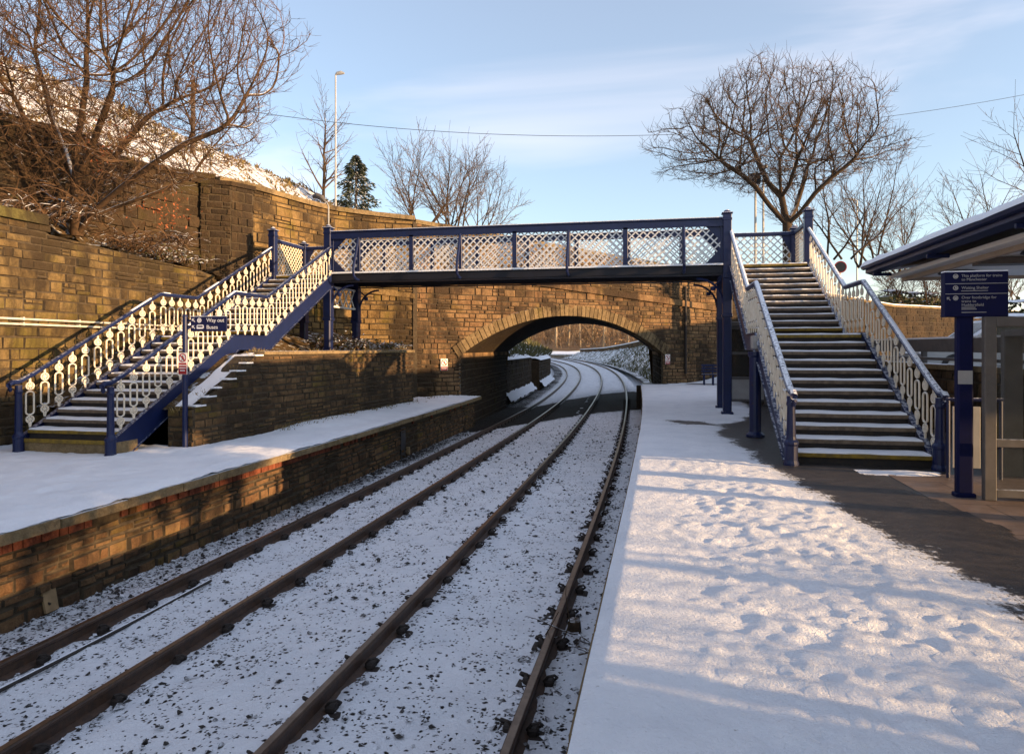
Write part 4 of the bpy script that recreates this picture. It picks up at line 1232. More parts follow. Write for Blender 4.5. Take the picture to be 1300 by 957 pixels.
def prohibition(parent_thing, x, y, z, w, h, child=True):
    """no-pedestrians plate: white board, red ring and bar over a walking figure, red text panel below"""
    m = MB(); m.bbox(x-w/2,x+w/2,y-.006,y+.006,z,z+h,.003); pl = m.build('sign_plate', M['white'], parent_thing)
    cz = z+h-w*.5; ro = w*.44; yf = y-.006
    m = MB()
    disc(m, x+.02*w, yf-.0005, cz+.19*w, w*.06, t=.001, n=10)
    m.poly_prism([(x-.06*w,cz+.12*w),(x+.08*w,cz+.12*w),(x+.06*w,cz-.08*w),(x-.06*w,cz-.08*w)], 'y', yf-.0015, yf)
    m.poly_prism([(x-.06*w,cz-.08*w),(x+.0*w,cz-.08*w),(x-.08*w,cz-.30*w),(x-.14*w,cz-.30*w)], 'y', yf-.0013, yf)
    m.poly_prism([(x+.0*w,cz-.08*w),(x+.06*w,cz-.08*w),(x+.14*w,cz-.30*w),(x+.08*w,cz-.30*w)], 'y', yf-.0011, yf)
    m.poly_prism([(x+.07*w,cz+.12*w),(x+.17*w,cz-.04*w),(x+.13*w,cz-.06*w),(x+.04*w,cz+.08*w)], 'y', yf-.0009, yf)
    m.build('pictogram', M['black'], pl)
    m = MB(); disc(m, x, yf-.001, cz, ro, ro*.80)
    d = ro*.68; q = ro*.09
    m.poly_prism([(x-d-q,cz+d-q),(x-d+q,cz+d+q),(x+d+q,cz-d+q),(x+d-q,cz-d-q)], 'y', yf-.0034, yf-.0012)
    m.box(x-w*.46,x+w*.46,yf-.002,yf,z+.02*w,z+h-w*1.02)
    m.build('red_marking', M['red'], pl)
    m = MB(); zt = z+h-w*1.06; k = 0
    hh = (zt-z-.04*w)/4
    for i in range(3):
        L = (.40,.36,.28)[i]*w; zz = zt-hh*(i+.9)
        m.box(x-L,x+L,yf-.003,yf-.0005,zz,zz+hh*.38)
    m.build('text_line', M['white'], pl)
    return pl
# left "Way out / Buses" post
SX, SY = -8.23, 11.1
sg = thing('direction_sign', 'navy sign reading Way out and Buses on a post beside the left stairs', 'sign', (SX,SY,PLZ))
m = MB(); m.lathe((SX,SY,PLZ-.05), [(.06,0),(.06,.07),(.047,.09),(.047,2.40),(.03,2.43)], 14); m.build('post', M['blue'], sg, smooth=False)
BXL, BXR, BZ0, BZ1 = SX+.13, SX+.84, 1.83, 2.09; yb = SY-.02
m = MB(); m.bbox(BXL,BXR,yb-.012,yb+.012,BZ0,BZ1,.004); bd = m.build('sign_board', M['navy'], sg)
m = MB(); m.box(SX+.04,BXL+.02,yb+.012,yb+.03,1.90,1.94); m.box(SX+.04,BXL+.02,yb+.012,yb+.03,2.0,2.04); m.build('board_bracket', M['blue'], sg)
yf = yb-.0125
m = MB(); arrow_ul(m, BXL+.03, 1.995, .06, yf); arrow_ul(m, BXL+.03, 1.875, .06, yf)
disc(m, BXL+.175, yf, 2.025, .042, .026); disc(m, BXL+.175, yf, 2.025, .018)
m.poly_prism([(BXL+.125+.0,1.875),(BXL+.245,1.875),(BXL+.262,1.89),(BXL+.262,1.93),(BXL+.245,1.948),(BXL+.145,1.948),(BXL+.125,1.93)], 'y', yf-.002, yf)
m.build('symbol', M['text'], bd)
m = MB(); m.box(BXL+.145,BXL+.242,yf-.0035,yf-.0015,1.905,1.930); m.build('bus_window', M['navy'], bd)
text_part('Way out', .098, (BXL+.315,yf-.001,1.993), bd, M['text'])
text_part('Buses', .098, (BXL+.315,yf-.001,1.873), bd, M['text'])
prohibition(sg, SX, SY-.062, 1.075, .175, .38)
m = MB(); m.bbox(BXL,BXR,yb-.014,yb+.014,BZ1-.001,BZ1+.008,.003); m.build('board_snow', M['snow'], sg)

# wall prohibition plates on the bridge
def wall_sign(u, z, w, h, label):
    q = bp.at(u, .075, z); s = thing('prohibition_sign', label, 'sign', q, 'no crossing signs on the stone bridge')
    o = prohibition(s, q[0], q[1], z, w, h); s.rotation_euler = (0,0,math.atan2(BDn.y,BDn.x)); return s
def u_at(px):
    # distance along the bridge face that shows at photo column px
    best = min((abs((lambda w: CU+F*((w[0]*CT+w[1]*ST))/(-w[0]*ST+w[1]*CT))(bp.at(u))-px), u) for u in frange(0,bp.len,.02)); return best[1]
wall_sign(u_at(563), .73, .27, .42, 'red and white no crossing plate left of the arch above the low platform')
wall_sign(u_at(846), .83, .27, .42, 'red and white no crossing plate at the right springing of the arch')

# right information sign
IX, IY = 3.1, 8.2
ig = thing('information_sign', 'tall navy post sign for trains to Manchester beside the right staircase', 'sign', (IX,IY,0))
m = MB(); m.bbox(IX-.078,IX+.078,IY-.05,IY+.05,0,1.89,.02); m.bbox(IX-.095,IX+.095,IY-.07,IY+.07,-.02,.04,.01); m.build('post', M['navydark'], ig)
zt = 2.33; zb_ = 1.865; xl, xr = IX-.205, IX+.385; yb = IY-.06
m = MB(); m.bbox(xl,xr,yb-.015,yb+.1,zb_,zt,.006); bd = m.build('sign_board', M['navydark'], ig); yf = yb-.0155
m = MB(); m.box(xl+.005,xr-.005,yf-.002,yf,2.205,2.211); m.box(xl+.005,xr-.005,yf-.002,yf,2.100,2.106)
for zc in (2.285,2.165,2.060): disc(m, xl+.10, yf, zc, .025, .017)
m.box(xl+.086,xl+.114,yf-.002,yf,2.272,2.294); m.poly_prism([(xl+.09,2.155),(xl+.114,2.155),(xl+.114,2.166),(xl+.098,2.18)], 'y', yf-.002, yf)
m.box(xl+.088,xl+.112,yf-.002,yf,2.047,2.070)
arrow_ul(m, xl+.018, 2.035, .035, yf)
m.box(xl+.153,xl+.40,yf-.002,yf,2.130,2.136)
for zz, L in ((1.958,.13),(1.940,.14),(1.908,.23)): m.box(xl+.155,xl+.155+L,yf-.002,yf,zz,zz+.007)
m.build('symbol', M['lgrey'], bd)
text_part('This platform for trains\nto Manchester', .040, (xl+.155,yf-.001,2.276), bd, M['lgrey'])
text_part('Waiting Shelter', .040, (xl+.155,yf-.001,2.152), bd, M['lgrey'])
text_part('Over footbridge for\ntrains to\nHuddersfield', .040, (xl+.155,yf-.001,2.052), bd, M['lgrey'])
m = MB(); m.box(IX-.074,IX+.062,IY-.0535,IY-.050,1.17,1.31); m.build('sticker', M['lgrey'], ig)
m = MB(); m.box(xl+.0,xr,yb-.01,yb+.09,zt,zt+.012); m.build('board_snow', M['snow'], ig)

# low blue barrier with a grey panel between the stair foot and the sign
bg = thing('panel_barrier', 'low navy tubular barrier with a grey infill panel behind the information sign', 'barrier', (3.5,9.3,0))
m = MB()
for x in (3.36,3.92): m.tube([(x,9.33,0),(x,9.33,.93)], .022, 8)
m.tube([(3.34,9.33,.93),(3.94,9.33,.93)], .024, 8); m.build('barrier_frame', M['blue'], bg)
m = MB(); m.bbox(3.40,3.70,9.315,9.335,.12,.85,.004); m.build('infill_panel', M['lgrey'], bg)

# ------------------------------------------------------------------ glazed windscreen and canopy on the right
gs = thing('glass_shelter', 'grey framed glass shelter at the right edge of the right platform', 'shelter', (3.6,7.9,0))
m = MB()
gy = 8.05
def bar(m, x0, x1, y0, y1, z0, z1): m.bbox(x0,x1,y0,y1,z0,z1,.006)
bar(m,3.22,3.33,gy-.04,gy+.04,0,1.86); bar(m,3.33,5.2,gy-.04,gy+.04,1.76,1.86); bar(m,3.33,5.2,gy-.035,gy+.035,.54,.62); bar(m,3.33,5.2,gy-.035,gy+.035,.03,.11)
bar(m,4.35,4.45,gy-.04,gy+.04,0,1.76)
bar(m,4.05,4.25,gy+1.5,gy+1.6,0,1.75); bar(m,3.42,3.47,gy+.04,gy+2.0,1.85,1.9) if False else None
bar(m,4.05,4.25,gy+.04,gy+1.5,1.68,1.76)
m.build('frame', M['grey'], gs)
m = MB(); m.box(3.33,4.35,gy-.006,gy+.006,.62,1.76); m.box(3.33,4.35,gy-.006,gy+.006,.11,.54); m.box(4.45,5.2,gy-.006,gy+.006,.62,1.76); m.build('glazing', M['glass'], gs)
m = MB(); m.bbox(3.7,4.02,gy+1.0,gy+1.4,0,1.55,.01); m.build('ticket_cabinet', M['grey'], gs) if False else None

cn = thing('platform_canopy', 'snow topped canopy with navy eaves and white soffit at the far right', 'canopy', (5.5,8,2.9))
CX0, CX1, CY0, CY1 = 3.75, 9.0, -1.5, 14.2
def cz(x): return 2.88+.10*(x-CX0)
m = MB()
P_ = [(CX0+.3,CY0,2.80),(CX1,CY0,2.80),(CX1,CY1-.25,2.80),(CX0+.3,CY1-.25,2.80)]
m.box8(P_+[(x,y,z+.06) for x,y,z in P_]); m.build('soffit', M['soffit'], cn)
m = MB(); m.box8([(CX0,CY0,cz(CX0)+.05),(CX1,CY0,cz(CX1)+.05),(CX1,CY1,cz(CX1)+.05),(CX0,CY1,cz(CX0)+.05),(CX0,CY0,cz(CX0)+.17),(CX1,CY0,cz(CX1)+.17),(CX1,CY1,cz(CX1)+.17),(CX0,CY1,cz(CX0)+.17)])
m.build('roof_deck', M['blue'], cn)
m = MB()
m.box8([(CX0-.02,CY0,2.92),(CX0+.10,CY0,2.88),(CX0+.10,CY1+.02,2.88),(CX0-.02,CY1+.02,2.92),(CX0-.02,CY0,3.07),(CX0+.10,CY0,3.07),(CX0+.10,CY1+.02,3.07),(CX0-.02,CY1+.02,3.07)])
m.tube([(CX0-.05,CY0,3.03),(CX0-.05,CY1+.02,3.03)], .055, 8)
y = CY1-.4
while y > CY0: m.bbox(CX0+.0,CX0+.30,y-.02,y+.02,2.83,2.89,.008); y -= 2.6
m.build('gutter_fascia', M['blue'], cn)
m = MB(); m.bbox(CX0+.51,CX0+.59,CY0,CY1-.26,2.735,2.93,.004); m.build('beam', M['beige'], cn)
m = MB(); m.bbox(CX0+.591,CX1,CY1-.34,CY1-.265,2.745,2.925,.004); m.build('end_beam', M['beige'], cn)
m = MB(); m.bbox(CX0+.591,CX1,10.9,11.2,2.70,2.79,.004); m.build('cross_beam', M['grey'], cn)
for (x, y) in ((4.85,10.3),(4.78,12.9),(4.9,8.0),(4.9,4.0)):
    m = MB(); m.lathe((x,y,2.735), [(.08,0),(.24,.01),(.28,.03),(.26,.063)], 24); m.build('light_fitting', M['black'], cn)
m = MB()
heightfield(m, [CX0-.12,CX0-.115,CX0-.10,CX0-.06]+frange(CX0,CX1,.12), [CY1+.05-.001]+[] if False else frange(CY0,CY1+.03,.15), lambda x,y: cz(CX0 if x < CX0 else x)+.15+(.12*sm(CX0-.121,CX0-.07,x))*(.8+.35*nz(y*1.7,3))+.03*sm(CX0-.06,CX0+.3,x)+.012*fbm(x*1.3,y*1.3,2,3))
m.build('roof_snow', M['snow'], cn, smooth=True)
m = MB()
for y in (2.0,6.5,12.2): m.lathe((7.6,y,-.02), [(.12,0),(.12,.1),(.08,.14),(.08,cz(7.6)+.0)], 14)
m.build('column', M['blue'], cn)

# unseen building added beside the camera to shade the foreground
sb = thing('foreground_shade_block', 'stone building added outside the right of the frame to shade the foreground', 'building', (8,-1,0))
m = MB(); m.box(5.2,11,-9,1.3,0,3.6); m.build('wall', M['podium'], sb)
m = MB(); m.poly_prism([(4.9,3.6),(11.3,3.6),(8.1,5.2)], 'y', -9.3, 1.6); m.build('roof', M['hill'], sb)
m = MB()
for y in (-6,-3,0): m.bbox(5.14,5.2,y,y+1.1,1,2.4,.01)
m.build('window', M['carglass'], sb)

tb = thing('bridge_shade_block', 'taller gabled shed added outside the right of the frame to shade the stone bridge', 'building', (19,26,0))  # unseen shed added to throw shade on the stone bridge
m = MB(); m.box(15.5,22.5,20.2,32.8,-.5,4.2); m.build('wall', M['podium'], tb)
m = MB(); m.poly_prism([(15.2,4.2),(22.8,4.2),(19,5.4)], 'y', 20.0, 33.0); m.build('roof', M['hill'], tb)
gb = thing('podium_shade_block', 'long stone building added outside the right of the frame to shade the podium', 'building', (18,17,0))  # unseen building added to shade the podium and lower stair flights
m = MB(); m.box(15,23,7.5,20.0,-.5,3.7); m.build('wall', M['podium'], gb)
m = MB(); m.poly_prism([(14.6,3.7),(23.4,3.7),(19,5.1)], 'y', 7.2, 19.98); m.build('roof', M['hill'], gb)
m = MB()
for y in (9,13,17): m.bbox(14.94,14.999,y,y+1.2,1.2,2.8,.01)
m.build('window', M['carglass'], gb)
# small shelter seen under the right landing
sh = thing('waiting_shelter', 'small grey waiting shelter with glazed front under the right landing', 'shelter', (3.2,21.2,0))
m = MB()
for x in (1.95,2.9,3.85,4.8): m.bbox(x-.04,x+.04,20.96,21.04,-.1,2.15,.006)
for z in (.05,.68,1.38,2.1): m.bbox(1.99,4.8,20.97,21.03,z-.035,z+.035,.006)
m.bbox(1.9,4.9,20.9,22.6,2.15,2.28,.02); m.build('frame', M['grey'], sh)
m = MB(); m.box(1.99,4.78,20.99,21.01,.09,.645); m.build('panel', M['lgrey'], sh)
m = MB(); m.box(1.99,4.78,20.995,21.005,.715,2.07); m.build('glazing', M['glass'], sh)
m = MB(); m.box(1.95,4.8,22.4,22.5,-.1,2.15); m.build('back_wall', M['podium'], sh)
# blue bench rail near the bridge foot
bn = thing('platform_bench', 'small navy bench standing by the foot of the stone bridge', 'bench', (2.1,30.2,0))
m = MB()
for x in (1.75,2.1,2.45): m.bbox(x-.03,x+.03,30.0,30.06,0,.85,.008); m.bbox(x-.03,x+.03,29.6,29.66,0,.44,.008); m.bbox(x-.03,x+.03,29.6,30.05,.40,.44,.005)
m.build('frame', M['blue'], bn)
m = MB()
for y in (29.62,29.74,29.86,29.98): m.bbox(1.65,2.55,y-.04,y+.04,.441,.47,.005)
m.build('seat', M['blue'], bn)
m = MB()
for z in (.58,.7,.82): m.bbox(1.65,2.55,29.975,29.998,z-.04,z+.04,.005)
m.build('backrest', M['blue'], bn)

# ------------------------------------------------------------------ car park behind the right staircase
cpw = thing('car_park_wall', 'dark mossy stone wall under the car park right of the staircase', 'wall', (5.6,16,0))
cw = Path([(5.0,24),(5.55,11.2),(9.5,10.7)])
m = MB(); masonry(m, cw, -.1, 1.12, .2, (.3,.6), .03, 101); m.build('wall_face', [M['podium'], M['mortar']], cpw)
# path turned so its outer face looks at the platform
m = MB(); strip(m, cw, -.4, -.016, -.2, 1.11); m.build('wall_core', M['mortar'], cpw)
m = MB(); strip(m, cw, -.42, .05, 1.12, 1.22, stone=1.0, seed=6); m.build('capping', M['coping'], cpw)
cbr = thing('crash_barrier', 'grey steel crash barrier along the car park edge in front of the snowy car', 'barrier', (5.6,16,1.22))
m = MB(); strip(m, cw, -.12, -.05, 1.46, 1.72); m.build('beam', M['grey'], cbr)
m = MB(); strip(m, cw, -.15, -.07, 1.29, 1.35); m.build('lower_rail', M['grey'], cbr)
m = MB(); strip(m, cw, -.13, -.045, 1.72, 1.755); m.build('beam_snow', M['snow'], cbr)
m = MB()
for u in frange(.4,cw.len-.4,1.8):
    a = cw.at(u,-.2,1.2); m.bbox(a[0]-.05,a[0]+.05,a[1]-.05,a[1]+.05,1.2,1.70,.008)
m.build('post', M['grey'], cbr)
m = MB(); heightfield(m, frange(0,1,.1), frange(11,30,1.0), lambda k,y: (lerp(interp(y,[(11,5.9),(24,5.3),(30,5.5)]),26,k), y, .76+.03*nz(k*9,y)))
tag(m.build('car_park', M['field'], smooth=True), 'snowy car park surface behind the dark wall', 'car park', kind='structure')
# parked car
car = thing('parked_car', 'silver hatchback covered in snow parked behind the grey crash barrier', 'car', (8.0,19.2,.78))
X0, Z0 = 6.0, .78
prof = [(0,.35),(.02,.62),(.30,.80),(1.05,.95),(1.70,1.42),(2.1,1.50),(3.1,1.48),(3.75,1.10),(4.05,1.02),(4.12,.55),(4.05,.32)]
def carsec(m, prof, y0, y1, inset):
    n = len(prof); rows = [(y0,.10,.0),(y0+.10,.02,.0),(y0+.35,0,0),(y1-.35,0,0),(y1-.10,.02,0),(y1,.10,0)]
    rings = []
    for (y, ins, _) in rows:
        k = len(m.v); rings.append(k)
        for (px, pz_) in prof:
            ccx = 2.05; tumble = max(0,(pz_-.95))*.0
            m.v.append((X0+ccx+(px-ccx)*(1-ins*.3), y, Z0+.35+(pz_-.35)*(1-ins*.25)))
    for a, b in zip(rings, rings[1:]):
        for j in range(n):
            j2 = (j+1)%n; m.face((a+j,b+j,b+j2,a+j2))
    m.face([rings[0]+j for j in range(n)]); m.face([rings[-1]+j for j in range(n)][::-1])
m = MB(); carsec(m, prof, 18.4, 20.1, 0); m.build('body', M['carpaint'], car, smooth=False)
m = MB()
m.poly_prism([(X0+1.22,Z0+.98),(X0+1.74,Z0+1.36),(X0+2.35,Z0+1.40),(X0+2.35,Z0+.98)], 'y', 18.385, 18.41)
m.poly_prism([(X0+2.43,Z0+.98),(X0+2.43,Z0+1.40),(X0+3.05,Z0+1.38),(X0+3.5,Z0+1.08),(X0+3.4,Z0+.98)], 'y', 18.385, 18.41)
m.build('side_window', M['carglass'], car)
m = MB(); m.box8([(X0+1.10,18.6,Z0+.985),(X0+1.10,19.9,Z0+.985),(X0+1.13,19.9,Z0+.97),(X0+1.13,18.6,Z0+.97),(X0+1.62,18.65,Z0+1.375),(X0+1.62,19.85,Z0+1.375),(X0+1.66,19.85,Z0+1.36),(X0+1.66,18.65,Z0+1.36)]); m.build('windscreen', M['carglass'], car)
for x in (.78,3.3):
    for y in (18.39,19.93):
        m = MB(); n = 18
        m.poly_prism([(X0+x+.31*math.cos(2*math.pi*k/n), Z0+.31+.31*math.sin(2*math.pi*k/n)) for k in range(n)], 'y', y, y+.18)
        wh = m.build('wheel', M['rubber'], car)
        m = MB(); m.poly_prism([(X0+x+.19*math.cos(2*math.pi*k/n), Z0+.31+.19*math.sin(2*math.pi*k/n)) for k in range(n)], 'y', y-.01, y+.02); m.build('rim', M['galv'], wh)
m = MB()
for y in (18.5,19.7): m.bbox(X0+.02,X0+.2,y,y+.3,Z0+.6,Z0+.76,.02)
m.build('headlight', M['white'], car)
m = MB(); heightfield(m, frange(X0+1.72,X0+3.2,.08), frange(18.55,19.95,.1), lambda x,y: Z0+1.50+.07*sm(0,.15,x-X0-1.72)*sm(0,.15,y-18.55)*sm(0,.15,19.95-y)*sm(0,.2,X0+3.2-x)+.01*nz(x*4,y*4)); m.build('roof_snow', M['snow'], car, smooth=True)

# ------------------------------------------------------------------ terrain
def hz(x, y):
    k = (-13.3-x)/11.7
    top = 12.4+.0*y
    z = 5.9+(top-5.9)*sm(0,1,k)**.9 if k < 1 else 12.4-.12*(k-1)*11.7
    return z + .25*fbm(x*.35,y*.35,1,4) + .10*fbm(x*1.4,y*1.4,6,3) - 0
m = MB()
def hz2(k, y):
    xe = -13.6 if y < 17.5 else interp(y, [(17.5,-12.5),(21.5,-11.4),(23.4,-9.3),(26,-10.5),(34,-11),(90,-16)])
    x = lerp(xe, -46, k**1.5)
    kk = (-13.3-x)/11.7
    if y > 17.5:
        z = hz(x, y) if x < -13.3 else 5.7
        if y > 23: z = min(z, lerp(5.2, 5.4, k)) if x > -14 else z
    else: z = hz(x, y)
    return (x, y, z)
heightfield(m, frange(0,1,.02), frange(-6,95,.5), hz2)
tag(m.build('hillside', M['hill'], smooth=True), 'snow covered grassy hillside rising behind the left walls', 'hillside', kind='structure')
m = MB(); r = random.Random(44)
for _ in range(16000):
    y = r.uniform(2,60); k = r.random()*.62; c = Vector(hz2(k, y)); h = r.uniform(.03,.10)*(1+y/40)*r.choice((.5,1,1,1.6))
    if c.x > -14: continue
    if nz(c.x*.5, c.y*.35, 3) < -.12: continue
    for _ in range(3):
        d = Vector((r.gauss(0,.45),r.gauss(0,.45),1)).normalized()*h; s_ = Vector((r.gauss(0,1),r.gauss(0,1),0)).normalized()*.022*(1+y/30)
        m.quad(c-s_, c+s_, c+d+s_*.3, c+d*1.05-s_*.3)
tag(m.build('hillside_grass', M['grass']), 'dry grass tufts breaking through the snow on the left hillside', 'grass', kind='stuff')
# ground sheet
m = MB(); m.quad((-400,-200,-1.75),(400,-200,-1.75),(400,600,-1.75),(-400,600,-1.75))
tag(m.build('ground', M['field']), 'snowy ground reaching to the horizon', 'ground', kind='structure')
# land on the right behind the station
m = MB()
heightfield(m, frange(0,1,.05), frange(-30,140,4), lambda k,y: (lerp(14 if y < 11 else (26 if y < 30 else lerp(14,8,sm(30,60,y))), 160, k), y, lerp(-.02,.8,sm(8,12,y)) + .4*nz(k*9,y*.05)*k))
tag(m.build('field', M['field'], smooth=True), 'snowy land on the right beyond the station', 'ground', kind='structure')
# road behind the parapets
m = MB()
for i in range(24):
    a = -1.2+5.6*i/24; b = -1.2+5.6*(i+1)/24
    def Q(t, o, dz=0):
        q = PL+BD*t - BN*o; return (q.x, q.y, max(2.6, 4.40-.72*t)+dz)
    if b < T1 and a > T0: continue
    m.quad(Q(a,.5),Q(b,.5),Q(b,9),Q(a,9))
tag(m.build('road', M['field']), 'snowy road crossing behind the bridge parapets', 'road', kind='structure')

# beyond the arch: right embankment with a wall on it
def er(a): return -.92+cx(a)
m = MB()
def emb(k, a):
    o = 1.6+9*k; crest = interp(a, [(36,4.2),(60,3.4),(90,2.2),(140,.9),(170,.5)])
    if k > 1.001: return (er(a)+o, a, -4.0)
    z = lerp(-1.0, crest, sm(.02,.62,k)) + (.22*fbm(o*.9,a*.5,3,4)+.12*nz(o*2,a*1.5))*sm(0,.2,k)
    return (er(a)+o, a, z)
heightfield(m, frange(0,1,.03)+[1.01], frange(41.5,80,.35)+frange(80,170,1.2)[1:], emb)
tag(m.build('embankment', M['emb'], smooth=True), 'scrubby snow dusted embankment right of the tracks beyond the arch', 'embankment', kind='structure')
m = MB(); heightfield(m, frange(0,1,.1), frange(29.7,41.5,.6), lambda k,a: (lerp(-.6+cx(a), 9, k), a, lerp(-1.0, -.35, sm(.0,.25,k))+.04*nz(k*12,a)))
tag(m.build('trackside_verge', M['field'], smooth=True), 'snowy verge beyond the platform end under the arch', 'verge', kind='structure')
ew = thing('embankment_wall', 'long low stone wall with snow along the embankment crest beyond the arch', 'wall', (0,90,2))
ep = Path([(er(a)+6.4, a) for a in frange(42,170,3)][::-1])
def et(u): a = 170-u; return interp(a, [(36,4.2),(60,3.4),(90,2.2),(140,.9),(170,.5)])-.25
m = MB(); strip(m, ep, -.4, 0, lambda u: et(u)-.5, lambda u: et(u)+.75); m.build('wall_face', M['podium'], ew)
m = MB(); strip(m, ep, -.45, .05, lambda u: et(u)+.75, lambda u: et(u)+.9); m.build('snow_cap', M['snow'], ew)
# beyond the arch: left retaining walls
for (a0, a1, off, h, lab) in ((35.2,47,-1.55,2.0,'dark retaining wall on the left just beyond the arch with a snowy top'),(49.5,62,-1.25,1.75,'further dark retaining wall left of the tracks where they curve away')):
    w = thing('cutting_wall', lab, 'wall', (-7,a0,-1))
    q = Path([(-5.54+cx(a)+off, a) for a in frange(a0,a1,1.5)])
    m = MB(); masonry(m, q, -1.5, -1.1+h, .26, (.4,.8), .04, int(a0)); m.build('wall_face', [M['rough'], M['mortar']], w)
    m = MB(); strip(m, q, -1.6, -.016, -1.5, -1.12+h); m.build('wall_core', M['rough'], w)
    m = MB(); N_ = 24
    heightfield(m, frange(0,1,.12), frange(0,q.len,.25), lambda k,u: q.at(u, .12-1.6*k, -1.12+h+.22*sm(0,.25,k)*(.7+.8*nz(u*.9,k*2))+.02))
    m.build('snow_cap', M['snow'], w, smooth=True)
    m = MB(); heightfield(m, frange(0,1,.25), frange(0,q.len,.4), lambda k,u: q.at(u, .40-.38*k+.10*nz(u*1.3,4), -1.22+.42*k+.14*nz(u*1.1,k*3)+.05*nz(u*4,k*5)))
    m.build('footing_snow', M['field'], w, smooth=True)
m = MB(); heightfield(m, frange(0,1,.06), frange(34.8,175,1.5), lambda k,a: (-5.54+cx(a)-1.9-40*k*k, a, .75+2.6*sm(0,.5,k)+.3*nz(k*20,a*.3)))
tag(m.build('cutting_slope', M['emb'], smooth=True), 'wooded slope left of the tracks beyond the arch', 'slope', kind='structure')
# far wooded hillside
m = MB(); heightfield(m, frange(-110,90,4), frange(172,330,5), lambda x,y: 1.0+17*sm(172,300,y)+1.2*fbm(x*.04,y*.04,2,3))
tag(m.build('far_hill', M['farwood'], smooth=True), 'far brown wooded hillside beyond the curve', 'hillside', kind='structure')

# ------------------------------------------------------------------ trees
def tree_mesh(seed, stems, minr, levels, p):
    """grow stems -> (thick MB, fine MB); stems: (start, dir, length, radius)"""
    r = random.Random(seed); T = MB(); C = MB(); tips = []
    def grow(pos, d, L, rad, lev):
        n = max(3, int(L/p['seg'])) if lev < 2 else max(2, min(5, int(L/p['seg'])))
        pts = [pos.copy()]; rads = [rad]; dirs = [d.copy()]
        q = pos.copy(); dd = d.copy(); kink = p['kink']*(1+.25*lev)
        for i in range(n):
            dd = dd + Vector((r.gauss(0,kink), r.gauss(0,kink), r.gauss(0,kink)*.8 + p['up'][min(lev,len(p['up'])-1)]))
            dd.normalize(); q = q + dd*(L/n)
            pts.append(q.copy()); dirs.append(dd.copy()); rads.append(max(minr*.7, rad*(1-(i+1)/n*p['taper'])))
        big = rad > p['split']
        (T if big else C).tube(pts, rads, 7 if rad > .06 else 5 if rad > .025 else 3, cap=rad > .03)
        if lev >= levels: 
            tips.append(pts[-1]); return
        nb = p['nb'][min(lev,len(p['nb'])-1)]
        k0 = p['bare'] if lev == 0 else .18
        for b in range(nb):
            f = k0+(1-k0)*((b+r.random())/nb); f = min(f,.999); i = int(f*n); t = f*n-i
            bp_ = pts[i].lerp(pts[i+1], t); bd = dirs[min(i+1,n)]
            ax = Vector((r.gauss(0,1), r.gauss(0,1), r.gauss(0,1))); ax = ax - bd*ax.dot(bd)
            if ax.length < 1e-3: continue
            ax.normalize(); an = R(r.uniform(*p['ang']))
            nd = (bd*math.cos(an)+ax*math.sin(an)); nd = nd + Vector(p.get('bias',(0,0,0)))*.15; nd.normalize()
            rr = lerp(rads[i], rads[i+1], t)*r.uniform(.5,.72); 
            LL = L*r.uniform(*p['len'])*(1-.35*f)
            if LL < p.get('cut', p['seg']*.6): continue
            grow(bp_, nd, LL, max(minr, rr), lev+1)
        # leader twig
        grow(pts[-1], dirs[-1], L*.35, max(minr, rads[-1]*.9), min(levels, lev+2))
    for (s, d, L, rad) in stems:
        grow(Vector(s), Vector(d).normalized(), L, rad, 0)
    return T, C, tips
def plant_tree(name, label, cat, base, seed, stems, minr, levels, p, bark, twig, group=None, leaves=None):
    t = thing(name, label, cat, base, group)
    T, C, tips = tree_mesh(seed, stems, minr, levels, p)
    if T.f: T.build('trunk', M[bark], t, smooth=True)
    if C.f: C.build('crown', M[twig], t)
    if leaves:
        m = MB(); r = random.Random(seed)
        for _ in range(leaves[0]):
            c = Vector(r.choice(leaves[1])) + Vector((r.gauss(0,1)*leaves[2], r.gauss(0,1)*leaves[2], r.gauss(0,1)*leaves[2]))
            s = r.uniform(.025,.05); a = Vector((r.gauss(0,1),r.gauss(0,1),r.gauss(0,1))).normalized()*s; b = a.cross(Vector((r.gauss(0,1),r.gauss(0,1),r.gauss(0,1)))).normalized()*s*.6
            m.quad(c-a, c-b*.9+a*.2, c+a*1.1-Vector((0,0,s*.5)), c+b*.9)
        m.build('dead_leaves', M['leaf'], t)
    return t
from mathutils import kdtree
